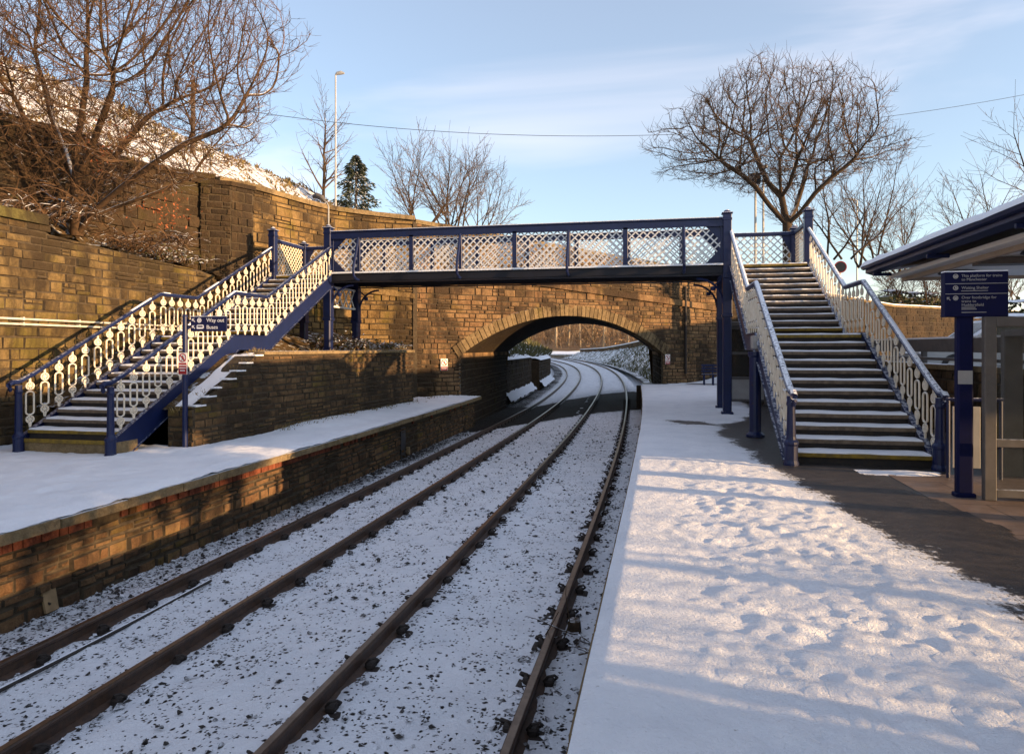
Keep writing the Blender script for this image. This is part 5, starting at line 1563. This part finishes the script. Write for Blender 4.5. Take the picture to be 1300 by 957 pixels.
def colony_tree(name, label, cat, base, trunk, center, rad, npts, seed, step, infl, kill, rtip, bark, twig, group=None, flat=.55, split=.03, mid=None, power=2.2):
    """crown grown towards points scattered through a dome, thickness from the twigs each limb carries"""
    r = random.Random(seed); att = []
    while len(att) < npts:
        v = Vector((r.uniform(-1,1), r.uniform(-1,1), r.uniform(-1,1))); L = v.length
        if L > 1 or L < .25 or r.random() > .25+.75*L: continue
        lump = 1+.30*mnoise.noise(v*2.3+Vector((seed,0,0)))
        v = v*lump
        if v.z < 0: v.z *= flat
        att.append(Vector(center)+Vector((v.x*rad[0], v.y*rad[1], v.z*rad[2])))
    nodes = [Vector(p) for p in trunk[0]]; par = [-1]+list(range(len(nodes)-1))
    for br in trunk[1:]:
        k = br[0]; 
        for p in br[1:]:
            nodes.append(Vector(p)); par.append(k); k = len(nodes)-1
    alive = att
    for it in range(90):
        kd = kdtree.KDTree(len(nodes))
        for i_, p in enumerate(nodes): kd.insert(p, i_)
        kd.balance(); pull = {}; nxt = []
        for a in alive:
            co_, i_, d_ = kd.find(a)
            if d_ < kill: continue
            nxt.append(a)
            if d_ < infl: pull.setdefault(i_, []).append((a-co_).normalized())
        alive = nxt
        if not pull: break
        for i_, ds in pull.items():
            d = Vector((0,0,0))
            for q in ds: d += q
            if par[i_] >= 0: d += (nodes[i_]-nodes[par[i_]]).normalized()*len(ds)*.75
            d += Vector((r.gauss(0,.22), r.gauss(0,.22), r.gauss(0,.22)+.08))*len(ds)**.5
            if d.length < 1e-4: continue
            nodes.append(nodes[i_]+d.normalized()*step); par.append(i_)
    n = len(nodes); w_ = [0.0]*n; ch = [[] for _ in range(n)]
    for i_ in range(1, n): ch[par[i_]].append(i_)
    for i_ in range(n-1, -1, -1):
        if not ch[i_]: w_[i_] = rtip**power
        if par[i_] >= 0: w_[par[i_]] += w_[i_]
    R_ = [x**(1/power) for x in w_]
    T = MB(); C = MB(); done = set(); stack = [(0, None)]
    while stack:
        st_, frm = stack.pop(); pts = [nodes[frm]] if frm is not None else []; rr = [min(R_[frm], R_[st_]*1.1)] if frm is not None else []
        k = st_
        while True:
            pts.append(nodes[k]); rr.append(R_[k])
            if not ch[k]: break
            c_ = sorted(ch[k], key=lambda q: -R_[q])
            for q in c_[1:]: stack.append((q, k))
            k = c_[0]
        if len(pts) > 1:
            big = rr[0] > split
            rr[-1] *= .6
            (T if big else C).tube(pts, rr, 7 if rr[0] > .06 else 5 if big else 3, cap=False)
            # fine end twigs
            if not big or len(pts) > 4:
                for q in range(1, len(pts)):
                    for _w in range(2):
                        if rr[q] > split*.8 or r.random() > .72: continue
                        d = (pts[q]-pts[q-1]).normalized()
                        e = (d+Vector((r.gauss(0,.6),r.gauss(0,.6),r.gauss(0,.5)+.25))).normalized(); l = step*r.uniform(.8,2.8)
                        C.tube([pts[q], pts[q]+e*l*.5+Vector((0,0,.04*l)), pts[q]+e*l+Vector((0,0,.16*l))], [rtip*.8, rtip*.7, rtip*.4], 3, cap=False)
    t = thing(name, label, cat, base, group)
    T.build('trunk', M[bark], t, smooth=True); C.build('crown', M[twig], t)
    return t
B1 = W(97,294,15); B1.z = 3.9
def TL(u, v, d=0): return W(u, v, 15+d)
trunk = [[B1, TL(97,262), TL(95,235), TL(96,205), TL(100,172,.1), TL(105,138,.2), TL(110,104,.2)],
         [1, TL(76,238,-.2), TL(56,204,-.4), TL(38,168,-.6), TL(22,130,-.8)],
         [1, TL(118,238,.2), TL(140,208,.3), TL(160,180,.4), TL(186,150,.4)],
         [0, TL(122,266,-.1), TL(155,238,-.3), TL(195,208,-.5), TL(236,182,-.6), TL(276,166,-.7)],
         [0, TL(115,276,.2), TL(150,262,.4), TL(200,244,.6), TL(240,226,.7)],
         [2, TL(112,198,-.3), TL(126,160,-.6), TL(142,118,-.9)],
         [1, TL(66,252,.3), TL(32,226,.5), TL(-2,200,.6)],
         [2, TL(82,190,.5), TL(66,150,.9), TL(56,108,1.2)],
         [0, TL(110,262,.5), TL(132,226,.9), TL(150,190,1.2)]]
t = colony_tree('bare_tree', 'big many stemmed bare tree with copper leaves above the left wall', 'tree', B1, trunk, W(140,92,15), (3.75,2.5,3.3), 12500, 3, .135, 1.2, .150, .0050, 'bark', 'twig', flat=.85, split=.020, power=2.55)
m = MB(); r = random.Random(3)
lv = [TL(*q) for q in ((118,150,0),(112,165,.2),(145,165,.1),(120,190,.2),(12,80,-.5),(8,40,-.5),(20,100,-.4),(5,125,-.3),(200,268,.3),(215,262,.3),(225,270,.3),(130,200,0),(5,145,0))]
for _ in range(560):
    c = Vector(r.choice(lv)) + Vector((r.gauss(0,.2), r.gauss(0,.2), r.gauss(0,.2)))
    s_ = r.uniform(.02,.045); a = Vector((r.gauss(0,1),r.gauss(0,1),r.gauss(0,1))).normalized()*s_; b = a.cross(Vector((r.gauss(0,1),r.gauss(0,1),r.gauss(0,1)))).normalized()*s_*.6
    m.quad(c-a, c-b*.9+a*.2, c+a*1.1-Vector((0,0,s_*.5)), c+b*.9)
m.build('dead_leaves', M['leaf'], t)
B2 = W(1000,300,29); B2.z = 2.6
def TP(u, v, dz=0): q = W(u, v, 29+dz); return q
ctr = W(986,188,29)
trunk = [[B2, TP(999,285), TP(996,270), TP(992,250), TP(990,228), TP(990,205)],
         [1, TP(978,262,-.3), TP(960,238,-.5), TP(942,222,-.6), TP(920,208,-.7)],
         [3, TP(975,232,.6), TP(962,205,1.0), TP(955,185,1.4)],
         [1, TP(1010,265,.5), TP(1018,240,.9), TP(1024,215,1.2)],
         [1, TP(1016,270,-.4), TP(1035,245,-.8), TP(1056,225,-1.0), TP(1078,208,-1.2)],
         [3, TP(1002,235,-.6), TP(1010,210,-1.1)]]
colony_tree('bare_tree', 'broad round crowned bare tree standing behind the right landing', 'tree', B2, trunk, ctr, (4.7,3.6,3.3), 7200, 12, .18, 1.6, .205, .0085, 'barkr', 'twigr', power=2.5, flat=.5)
# lesser trees
def small_tree(u, v0, Z, H, seed, label, name='bare_tree', cat='tree', nst=1, spread=.25, bark='barkr', twig='twigr', group=None, minr=None, zb=None, lev=2, nb=(12,9,6), ang=(22,52)):
    b = W(u, v0, Z)
    if zb is not None: b.z = zb
    r = random.Random(seed); stems = []
    for k in range(nst):
        stems.append((b+Vector((r.uniform(-.2,.2)*nst*.4, r.uniform(-.3,.3), 0)), (r.gauss(0,spread), r.gauss(0,spread), 1), H*r.uniform(.8,1), max(.025,H*.011)*(1.4 if nst == 1 else 1)))
    p = dict(seg=H*.085, kink=.08, up=[.03,.05,.04], taper=.8, split=H*.009, nb=list(nb), bare=.2, ang=ang, len=(.30,.52), cut=H*.03)
    return plant_tree(name, label, cat, b, seed, stems, minr or Z*.00026, lev, p, bark, twig, group)
small_tree(409,285,44,8.2,21,'slim bare birch beside the tall street lamp on the left', nst=1, spread=.03, nb=(26,9,5), ang=(35,68))
small_tree(528,300,46,5.6,22,'bare tree beyond the bridge, left of the pair above the lattice', nst=7, spread=.34)
small_tree(572,305,48,6.2,23,'bare tree beyond the bridge, middle one above the lattice', nst=9, spread=.34)
small_tree(606,310,50,5.4,24,'bare bushy tree beyond the bridge, rightmost above the lattice', nst=5, spread=.4)
small_tree(1062,330,33,5.0,31,'tangled bare shrub tree behind the right stair rail', nst=7, spread=.5, nb=(10,6,4))
small_tree(1100,340,36,5.4,32,'thin bare shrub tree left of the canopy tip', nst=6, spread=.4)
small_tree(1140,350,38,4.2,33,'bare shrub just above the canopy tip', nst=6, spread=.5)
small_tree(1245,350,52,7.5,34,'pale bare tree showing above the canopy roof', nst=4, spread=.2)
small_tree(1325,330,26,6.0,35,'bare tree leaning in from the right edge above the canopy', nst=3, spread=.3)
r = random.Random(77)
for k, (u, Z, H) in enumerate(((1130,44,3.0),(1160,45,2.6),(1190,43,2.9),(1222,44,2.5),(1255,42,2.9),(1290,43,3.0))):
    small_tree(u, 385, Z, H, 50+k, None, 'scrub_bush', 'bush', nst=9, spread=.6, group='scrub bushes beyond the car park wall', nb=(9,5,3), bark='twig', twig='twig')
for o, w in zip([o for o in COL.objects if o.name.startswith('scrub_bush')], ('left of the canopy tip end','under the canopy end beam','behind the long snowy hedge','directly left of the information sign board','directly right of the information sign board','at the right edge under the canopy')):
    o['label'] = 'sunlit tawny scrub bush beyond the road wall, ' + w
for k, (x, y, h) in enumerate(((9.0,.6,2.6),(9.6,2.3,2.4),(10.4,4.2,2.2))):  # unseen shrubs added to dapple the sun on the right platform
    q = Vector((x,y,0)); rr_ = random.Random(90+k)
    plant_tree('dapple_shrub', 'bare shrub added outside the right of the frame to dapple the sunlight', 'bush', q, 90+k, [(q, (rr_.gauss(0,.4),rr_.gauss(0,.4),1), h, .03) for _ in range(8)], .005, 2, dict(seg=.25,kink=.1,up=[.03,.03,.03],taper=.8,split=.02,nb=[10,7,4],bare=.1,ang=(20,55),len=(.3,.5),cut=.12), 'bark','twig', 'added dappling shrubs')
for k, (x, y) in enumerate(((17.2,-4.0),(17.6,-.9),(17.0,2.0),(17.5,4.6))):  # unseen trees added to keep the sun off the left platform
    q = Vector((x,y,0)); c_ = Vector((x,y,3.95))
    colony_tree('shading_tree', 'small clipped evergreen tree added outside the right of the frame to shade the left platform', 'tree', q, [[q, q+Vector((0,0,.8)), q+Vector((.05,0,1.6)), q+Vector((.05,.05,2.4))]], c_, (1.9,1.9,1.25), 500, 60+k, .25, 2.2, .33, .012, 'bark', 'twig', 'added shading trees', flat=.8)
    m = MB(); rr_ = random.Random(k)
    for _ in range(1500):
        v = Vector((rr_.gauss(0,1),rr_.gauss(0,1),rr_.gauss(0,1))).normalized()*rr_.uniform(.2,1); c = c_+Vector((v.x*1.9,v.y*1.9,v.z*(1.15 if v.z > 0 else .95))); A = Vector((rr_.gauss(0,1),rr_.gauss(0,1),rr_.gauss(0,1))).normalized()*.12; B_ = A.cross(Vector((rr_.gauss(0,1),rr_.gauss(0,1),rr_.gauss(0,1)))).normalized()*.09; m.quad(c-A,c-B_,c+A,c+B_)
    m.build('foliage', M['ivy'], [o for o in COL.objects if o.name.startswith('shading_tree')][-1])
# conifer
cb = W(452,300,42); cf = thing('conifer_tree', 'dark green conifer with drooping boughs beside the street lamp', 'tree', cb)
m = MB(); m.tube([cb, cb+Vector((0,0,4.7))], [.12,.03], 6); m.build('trunk', M['barkr'], cf)
m = MB(); r = random.Random(8)
for k in range(3600):
    h = r.random()**.85; rad = 1.6*(1-h)**.65*(1+.35*nz(h*4,k%7*.8))*r.uniform(.25,1.05)*(1+.35*math.sin(h*31)); a = r.uniform(0,6.283)
    c = cb+Vector((math.cos(a)*rad, math.sin(a)*rad, .3+4.5*h-.22*rad)); d = Vector((math.cos(a),math.sin(a),-.45+r.uniform(-.3,.3)))*r.uniform(.10,.30); s = d.cross(Vector((r.gauss(0,1),r.gauss(0,1),r.gauss(0,1)))).normalized()*.05
    m.quad(c-s, c+d*.5-s*.6, c+d, c+s)
m.build('crown', M['conifer'], cf)
# bushes: brambles on podium and bank
def bramble(base, size, n, seed, label, group, leafy=True):
    t = thing('bramble_bush', label, 'bush', base, group); r = random.Random(seed); m = MB(); L = MB()
    for k in range(n):
        a = r.uniform(0,6.283); l = size*r.uniform(.5,1.1); p = Vector(base)+Vector((r.gauss(0,size*.4),r.gauss(0,size*.4),0)); pts = [p.copy()]
        d = Vector((math.cos(a)*.7,math.sin(a)*.7,1)).normalized(); 
        for i in range(6):
            d = (d+Vector((r.gauss(0,.15),r.gauss(0,.15),-.22))).normalized(); p = p+d*(l/6); pts.append(p.copy())
            if leafy and r.random() < .8:
                for _ in range(2):
                    s = r.uniform(.025,.055); A = Vector((r.gauss(0,1),r.gauss(0,1),r.gauss(0,.6))).normalized()*s; B_ = A.cross(Vector((r.gauss(0,.5),r.gauss(0,.5),1))).normalized()*s*.6; c = p+Vector((r.gauss(0,.05),r.gauss(0,.05),r.gauss(0,.03)))
                    L.quad(c-A, c-B_, c+A, c+B_)
        m.tube(pts, [.010]*5+[.006,.004], 3)
    m.build('stems', M['twig'], t)
    if L.f: L.build('leaves', M['ivy'], t)
bramble((-8.6,19.0,1.5),.75,50,1,'snow flecked bramble between the two right columns on the podium','bramble bushes',True)
bramble((-9.4,19.3,1.55),.8,55,2,'snow flecked bramble behind the leftmost footbridge columns','bramble bushes',True)
bramble((-8.0,20.6,1.5),.6,35,3,'snow flecked bramble at the right end of the podium','bramble bushes',True)
bramble((-12.3,10.2,4.1),.6,55,4,'twiggy undergrowth on the bank above the left wall capping','bramble bushes',True)
bramble((-12.4,11.8,4.1),1.3,110,5,'twiggy undergrowth left of the big tree foot','bramble bushes',False)
bramble((-12.1,14.2,3.8),1.25,110,6,'tangled undergrowth right of the big tree foot','bramble bushes',False)
bramble((-12.3,15.7,3.7),.95,80,7,'tangled undergrowth against the dark corner pilaster','bramble bushes',True)
q_ = W(214,298,15.4)
bramble((q_.x,q_.y,q_.z-.15),.55,60,9,'leggy shrub with copper leaves right of the big tree trunk','bramble bushes',False)
bramble((-12.0,8.4,4.1),.5,45,8,'undergrowth at the left edge above the wall conduits','bramble bushes',True)
# dead grass along wall feet
m = MB(); r = random.Random(3)
def tuft(c, h, n):
    for _ in range(n):
        a = r.uniform(0,6.283); d = Vector((math.cos(a)*r.uniform(.1,.7), math.sin(a)*r.uniform(.1,.7), 1)).normalized()*h*r.uniform(.5,1); s = Vector((-math.sin(a),math.cos(a),0))*.005
        c2 = Vector(c)+Vector((r.gauss(0,.05),r.gauss(0,.05),0)); m.quad(c2-s, c2+s, c2+d*.6+s*.6, c2+d+Vector((d.x,d.y,-.03))*.3)
for _ in range(150):
    y = r.uniform(13.5,24); x = podx(y)+.06+abs(r.gauss(0,.16)); 
    if y > 20.7: x = r.uniform(-8.4+(y-21)*.35,-7.2)
    tuft((x,y,PLZ+.03), r.uniform(.10,.26), 9)
for _ in range(60):
    y = r.uniform(10.8,20.5); tuft((podx(y)-.15-abs(r.gauss(0,.1)),y,min(PODT,podtop(podx(y)-.3,y))), r.uniform(.08,.2), 7)
tag(m.build('dead_grass', M['grass']), 'dry dead grass at the foot and on the edge of the podium', 'grass', kind='stuff')
# hedges beyond the car park
def hedge(label, p0, p1, h, w, seed, zb):
    t = thing('snowy_hedge', label, 'hedge', ((p0[0]+p1[0])/2,(p0[1]+p1[1])/2,zb), 'snow topped hedges'); m = MB(); r = random.Random(seed)
    L = (Vector(p1)-Vector(p0)).length; d = (Vector(p1)-Vector(p0))/L; n = Vector((-d.y,d.x))
    core = Path([p0,p1]); strip(m, core, -w*.35, w*.35, zb, lambda u: zb+h*(.78+.12*nz(u*.8,seed)), )
    for k in range(int(L*420)):
        u = r.random()*L; a = r.uniform(-.2,math.pi+.2); c = Vector((p0[0],p0[1]))+d*u+n*(math.cos(a)*w*.5*r.uniform(.8,1.1)); z = zb+h*(.55+.42*math.sin(a)*(1+.15*nz(u*1.2,seed)))*r.uniform(.5,1.03)
        A = Vector((r.gauss(0,1),r.gauss(0,1),r.gauss(0,1))).normalized()*.09; B_ = A.cross(Vector((r.gauss(0,1),r.gauss(0,1),r.gauss(0,1)))).normalized()*.06; q = Vector((c.x,c.y,z)); m.quad(q-A,q-B_,q+A,q+B_)
    m.build('foliage', M['ivy'], t)
    s = MB(); heightfield(s, frange(0,1,.2), frange(0,L,.25), lambda k,u: core.at(u, lerp(-w*.5,w*.5,k), zb+h*(.93+.12*nz(u*.8,seed))+.10*math.sin(math.pi*k)+.03*nz(u*3,k*4))); s.build('hedge_snow', M['snow'], t, smooth=True)
a = W(1120,390,44); b = W(1215,390,46); hedge('long snow topped hedge seen left of the information sign', (a.x,a.y), (b.x,b.y), 1.9, 1.3, 5, 3.2)
a = W(1262,400,26); b = W(1380,400,25); hedge('dark clipped hedge with snow right of the information sign', (a.x,a.y), (b.x,b.y), 2.5, 1.2, 6, .9)

# far wood beyond the arch: tall trunks one can tell apart plus a mass of twigs
r = random.Random(19)
for k, (u, Z) in enumerate(((706,178),(722,188),(737,182),(752,192),(766,180),(770,186),(786,190),(797,184))):
    b = W(u, 441, Z); b.z = 1.5; t = thing('pine_tree', 'tall pale trunked tree in the far wood seen through the arch', 'tree', b, 'tall trunks in the far wood')
    m = MB(); m.tube([b, b+Vector((r.uniform(-.3,.3),0,6)), b+Vector((r.uniform(-.5,.5),0,13))], [.28,.22,.10], 6); m.build('trunk', M['farbark'], t)
    m = MB()
    for _ in range(160):
        h = r.uniform(7,14.5); c = b+Vector((r.gauss(0,1.6),r.gauss(0,1.6),h)); A = Vector((r.gauss(0,1),r.gauss(0,1),r.gauss(0,1))).normalized()*.5; B_ = A.cross(Vector((r.gauss(0,1),r.gauss(0,1),r.gauss(0,1)))).normalized()*.25; m.quad(c-A,c-B_,c+A,c+B_)
    m.build('crown', M['conifer'], t)
m = MB()
for _ in range(3600):
    x = r.uniform(-75,45); y = r.uniform(174,262); gz = 1.0+17*sm(172,300,y); h = r.uniform(2.5,8.5)
    p = Vector((x,y,gz)); d = Vector((r.gauss(0,.3),r.gauss(0,.3),1)).normalized()
    m.tube([p+d*h*.1, p+d*h], [.08,.03], 3, cap=False)
    for _ in range(6):
        q = p+d*h*r.uniform(.25,1); e = (d*.5+Vector((r.gauss(0,.8),r.gauss(0,.6),r.gauss(.2,.5)))).normalized(); e2 = (e+Vector((r.gauss(0,.6),r.gauss(0,.6),.2))).normalized(); l = r.uniform(.6,1.8)
        m.tube([q,q+e*l*.6,q+e*l*.6+e2*l*.6], [.05,.035,.015], 3, cap=False)
    if r.random() < .55:
        for _ in range(5):
            c = p+d*h*r.uniform(.4,1)+Vector((r.gauss(0,.6),r.gauss(0,.6),r.gauss(0,.4))); A = Vector((r.gauss(0,1),r.gauss(0,1),r.gauss(0,1))).normalized()*r.uniform(.15,.45); B_ = A.cross(Vector((r.gauss(0,1),r.gauss(0,1),r.gauss(0,1)))).normalized()*r.uniform(.1,.3)
            m.quad(c-A,c-B_*1.2,c+A*.8,c+B_)
tag(m.build('far_wood', M['wood_mass']), 'sunlit brown winter wood on the far hillside through the arch', 'wood', kind='stuff')
# scrub on the embankment beyond the arch
m = MB()
for _ in range(4200):
    k = r.uniform(.05,.9); a = 41.8+70*r.random()**1.6; c = Vector(emb(k,a)); h = r.uniform(.15,.55)
    d = Vector((r.gauss(0,.5),r.gauss(0,.5),1)).normalized()*h; s = Vector((r.gauss(0,1),r.gauss(0,1),0)).normalized()*.05
    m.quad(c-s, c+s, c+d+s*.4, c+d-s*.4)
def cslope(k, a): return Vector((-5.54+cx(a)-1.9-40*k*k, a, .75+2.6*sm(0,.5,k)+.3*nz(k*20,a*.3)))
for _ in range(1800):
    k = r.random()*.45; a = 35+50*r.random(); c = cslope(k,a); h = r.uniform(.2,.7)
    for _ in range(2):
        d = Vector((r.gauss(0,.6),r.gauss(0,.6),1)).normalized()*h; s_ = Vector((r.gauss(0,1),r.gauss(0,1),0)).normalized()*.06
        m.quad(c-s_, c+s_, c+d+s_*.5, c+d-s_*.3)
tag(m.build('embankment_scrub', M['ivy']), 'snow flecked scrub on the embankment beyond the arch', 'scrub', kind='stuff')

# ------------------------------------------------------------------ poles, lamps, wire
def street_lamp(u, vtop, Z, H, label, side=1, head='cobra'):
    b = W(u, vtop, Z); z1 = b.z; b.z = z1-H; t = thing('street_lamp', label, 'street lamp', b, 'street lamps')
    m = MB(); m.tube([b, b+Vector((0,0,H*.25)), b+Vector((0,0,H*.25+.01)), Vector((b.x,b.y,z1))], [.10,.10,.06,.045], 8); m.build('pole', M['galv'], t)
    m = MB(); tp = Vector((b.x,b.y,z1)); ax = Vector((CT,ST,0))*side
    if head == 'cobra':
        m.tube([tp, tp+ax*.08+Vector((0,0,.06)), tp+ax*.30+Vector((0,0,.10)), tp+ax*.50+Vector((0,0,.07))], [.05,.10,.12,.05], 8)
    elif head == 'flood':
        m.bbox(tp.x-.22,tp.x+.20,tp.y-.18,tp.y+.22,tp.z-.06,tp.z+.30,.05); m.bbox(tp.x-.26,tp.x+.24,tp.y-.26,tp.y+.24,tp.z+.30,tp.z+.35,.02)
    else:
        m.tube([tp, tp-ax*.35+Vector((0,0,.10)), tp-ax*.85+Vector((0,0,.12))], [.05,.08,.04], 8)
    m.build('lamp_head', M['black'] if head == 'flood' else M['galv'], t)
    return t
street_lamp(426,95,40,11,'tall slim street lamp beside the birch on the left')
street_lamp(959,232,30,6.5,'floodlight mast in front of the round crowned tree', head='flood')
street_lamp(969,214,34,7.5,'plain thin mast just right of the floodlight', head='cobra', side=.4)
street_lamp(1088,255,48,8.5,'far street lamp above the shrubs left of the canopy', head='arm')
tpz = W(245,102,31); t = thing('telegraph_pole', 'dark wooden telegraph pole behind the big left tree', 'telegraph pole', (tpz.x,tpz.y,tpz.z-7))
m = MB(); m.tube([(tpz.x,tpz.y,tpz.z-7),(tpz.x,tpz.y,tpz.z)], [.13,.09], 8); m.build('pole', M['pole'], t)
m = MB()
for dz in (.25,.5): m.bbox(tpz.x-.3,tpz.x+.3,tpz.y-.05,tpz.y+.05,tpz.z-dz-.04,tpz.z-dz+.04,.01)
m.build('crossarm', M['pole'], t)
a = Vector((tpz.x,tpz.y,tpz.z-.5)); b = W(1420,112,48)
pts = []
for k in range(41):
    f = k/40; u = lerp(245,1420,f); Z = lerp(31,48,f); v = 173-.00017*(u-745)**2
    pts.append(W(u,v,Z))
m = MB(); m.tube(pts, .014, 5); tag(m.build('overhead_wire', M['black']), 'single thin overhead wire sagging across the sky', 'wire')
wp = thing('telegraph_pole', 'telegraph pole outside the right of the frame holding the overhead wire', 'telegraph pole', (pts[-1].x,pts[-1].y,0))
m = MB(); m.tube([(pts[-1].x,pts[-1].y,0),(pts[-1].x,pts[-1].y,pts[-1].z+.3)], [.14,.1], 8); m.build('pole', M['pole'], wp)
# round road sign seen through the shrubs
q = W(1067,339,31); rs_ = thing('road_sign', 'round red rimmed road sign among the shrubs behind the right stair rail', 'road sign', (q.x,q.y,1.6))
m = MB(); m.tube([(q.x,q.y+.03,1.6),(q.x,q.y+.03,q.z+.2)], .035, 8); m.build('pole', M['galv'], rs_)
m = MB(); disc(m, q.x,q.y,q.z,.26,.222,.012,24); m.build('rim', M['red'], rs_)
m = MB(); disc(m, q.x,q.y+.001,q.z,.224,0,.008,24); m.build('sign_face', M['black'], rs_)

# ------------------------------------------------------------------ small things on and beside the track
wb = thing('wooden_board', 'small weathered board leaning against the left platform wall', 'board', (-6.3,5.1,-1.25))
q = W(64,775,1); 
za = -1.27; hh = EYE-za; Zb = F*hh/(775-CV); p = W(64,775,Zb); 
m = MB(); m.box8([(p.x-.0,p.y-.08,za),(p.x+.03,p.y-.08,za),(p.x+.03,p.y+.08,za),(p.x-.0,p.y+.08,za),(p.x-.09,p.y-.05,za+.24),(p.x-.06,p.y-.05,za+.24),(p.x-.06,p.y+.12,za+.25),(p.x-.09,p.y+.12,za+.25)])
wb.location = (p.x,p.y,za); m.build('plank', M['wood'], wb)
m = MB(); m.tube([(p.x-.02,p.y-.02,za+.09),(p.x+.02,p.y-.02,za+.08)], .012, 6); m.build('bolt', M['iron'], wb)
p = G = None
def Gp(u, v, z): 
    Z = F*(EYE-z)/(v-CV); return W(u,v,Z)
p = Gp(729,797,-1.0)
stp = thing('cut_stump', 'short dark cut stump in the snow between the rail and right platform', 'stump', p)
m = MB(); m.lathe((p.x,p.y,p.z-.03), [(.065,0),(.062,.05),(.058,.10),(.045,.115)], 9); m.build('stump', M['barkr'], stp)
m = MB(); r = random.Random(6)
for k in range(9):
    s_ = Vector((p.x+r.uniform(-.08,.12), p.y+r.uniform(-.75,-.05), p.z+.01)); pts = [s_]; d = Vector((r.uniform(-.2,.6), r.uniform(-1,-.2), r.uniform(.0,.25)))
    for i in range(5):
        d = (d+Vector((r.gauss(0,.3),r.gauss(0,.3),r.gauss(0,.15)-.04))).normalized(); pts.append(pts[-1]+d*.11)
    m.tube(pts, [.008,.007,.006,.005,.004,.003], 4)
tag(m.build('fallen_twigs', M['barkr']), 'dark fallen twigs lying in the snow beside the cut stump', 'twigs')
p = Gp(518,574,-1.2); mk = thing('marker_peg', 'small rusty marker peg in the ballast by the left platform wall', 'peg', p)
m = MB(); m.bbox(p.x-.05,p.x+.05,p.y-.03,p.y+.03,p.z-.05,p.z+.14,.01); m.bbox(p.x-.09,p.x-.02,p.y-.03,p.y+.03,p.z-.05,p.z+.04,.01); m.build('peg', M['wood'], mk)

# ------------------------------------------------------------------ world, sun, camera
EL = R(9.0); AZB = R(10.0)       # the sun stands right of the track, a little behind the camera
sd = Vector((math.cos(EL)*math.cos(AZB), -math.cos(EL)*math.sin(AZB), math.sin(EL)))
w = bpy.data.worlds.new('World'); scene.world = w; w.use_nodes = True; nt = w.node_tree; nt.nodes.clear()
out = nt.nodes.new('ShaderNodeOutputWorld'); bg_ = nt.nodes.new('ShaderNodeBackground'); sky = nt.nodes.new('ShaderNodeTexSky')
sky.sky_type = 'NISHITA'; sky.sun_disc = False; sky.sun_elevation = EL; sky.sun_rotation = math.atan2(sd.x, sd.y); sky.air_density = 1.0; sky.dust_density = .6; sky.ozone_density = 2.2
bg_.inputs[1].default_value = .15
tc = nt.nodes.new('ShaderNodeTexCoord')
def wn(t, **k):
    x = nt.nodes.new(t)
    for a_, b_ in k.items(): setattr(x, a_, b_)
    return x
mp = wn('ShaderNodeMapping'); nt.links.new(tc.outputs['Generated'], mp.inputs[0]); mp.inputs['Rotation'].default_value = (R(8), R(-22), R(30)); mp.inputs['Scale'].default_value = (1.0, 1.6, 5.5)
ns = wn('ShaderNodeTexNoise'); nt.links.new(mp.outputs[0], ns.inputs['Vector']); ns.inputs['Scale'].default_value = 1.5; ns.inputs['Detail'].default_value = 5; ns.inputs['Roughness'].default_value = .5; ns.inputs['Distortion'].default_value = .5
rm = wn('ShaderNodeMapRange'); rm.interpolation_type = 'SMOOTHSTEP'; nt.links.new(ns.outputs[0], rm.inputs[0]); rm.inputs[1].default_value = .44; rm.inputs[2].default_value = .80; rm.inputs[3].default_value = .16; rm.inputs[4].default_value = .70
mx = wn('ShaderNodeMix', data_type='RGBA'); nt.links.new(rm.outputs[0], mx.inputs[0]); nt.links.new(sky.outputs[0], mx.inputs[6]); mx.inputs[7].default_value = (4.6,4.15,4.2,1)
nt.links.new(mx.outputs[2], bg_.inputs[0]); nt.links.new(bg_.outputs[0], out.inputs[0])
sl = bpy.data.lights.new('sun', 'SUN'); sl.energy = 4.8; sl.angle = R(.5); sl.color = (1.0,.64,.32)
so = bpy.data.objects.new('sun', sl); COL.objects.link(so); so.rotation_euler = sd.to_track_quat('Z','Y').to_euler(); so.location = (30,-5,20)

cam = bpy.data.cameras.new('camera'); co = bpy.data.objects.new('camera', cam); COL.objects.link(co)
cam.sensor_fit = 'HORIZONTAL'; cam.sensor_width = 36; cam.lens = 36*F/1300; cam.shift_y = -(478.5-CV)/1300; cam.clip_end = 2000; cam.clip_start = .05
co.location = (0,0,EYE); co.rotation_euler = (R(90),0,TH); scene.camera = co
vs = scene.view_settings; vs.view_transform = 'Standard'; vs.look = 'None'; vs.exposure = 1.17; vs.gamma = 1; vs.use_curve_mapping = False
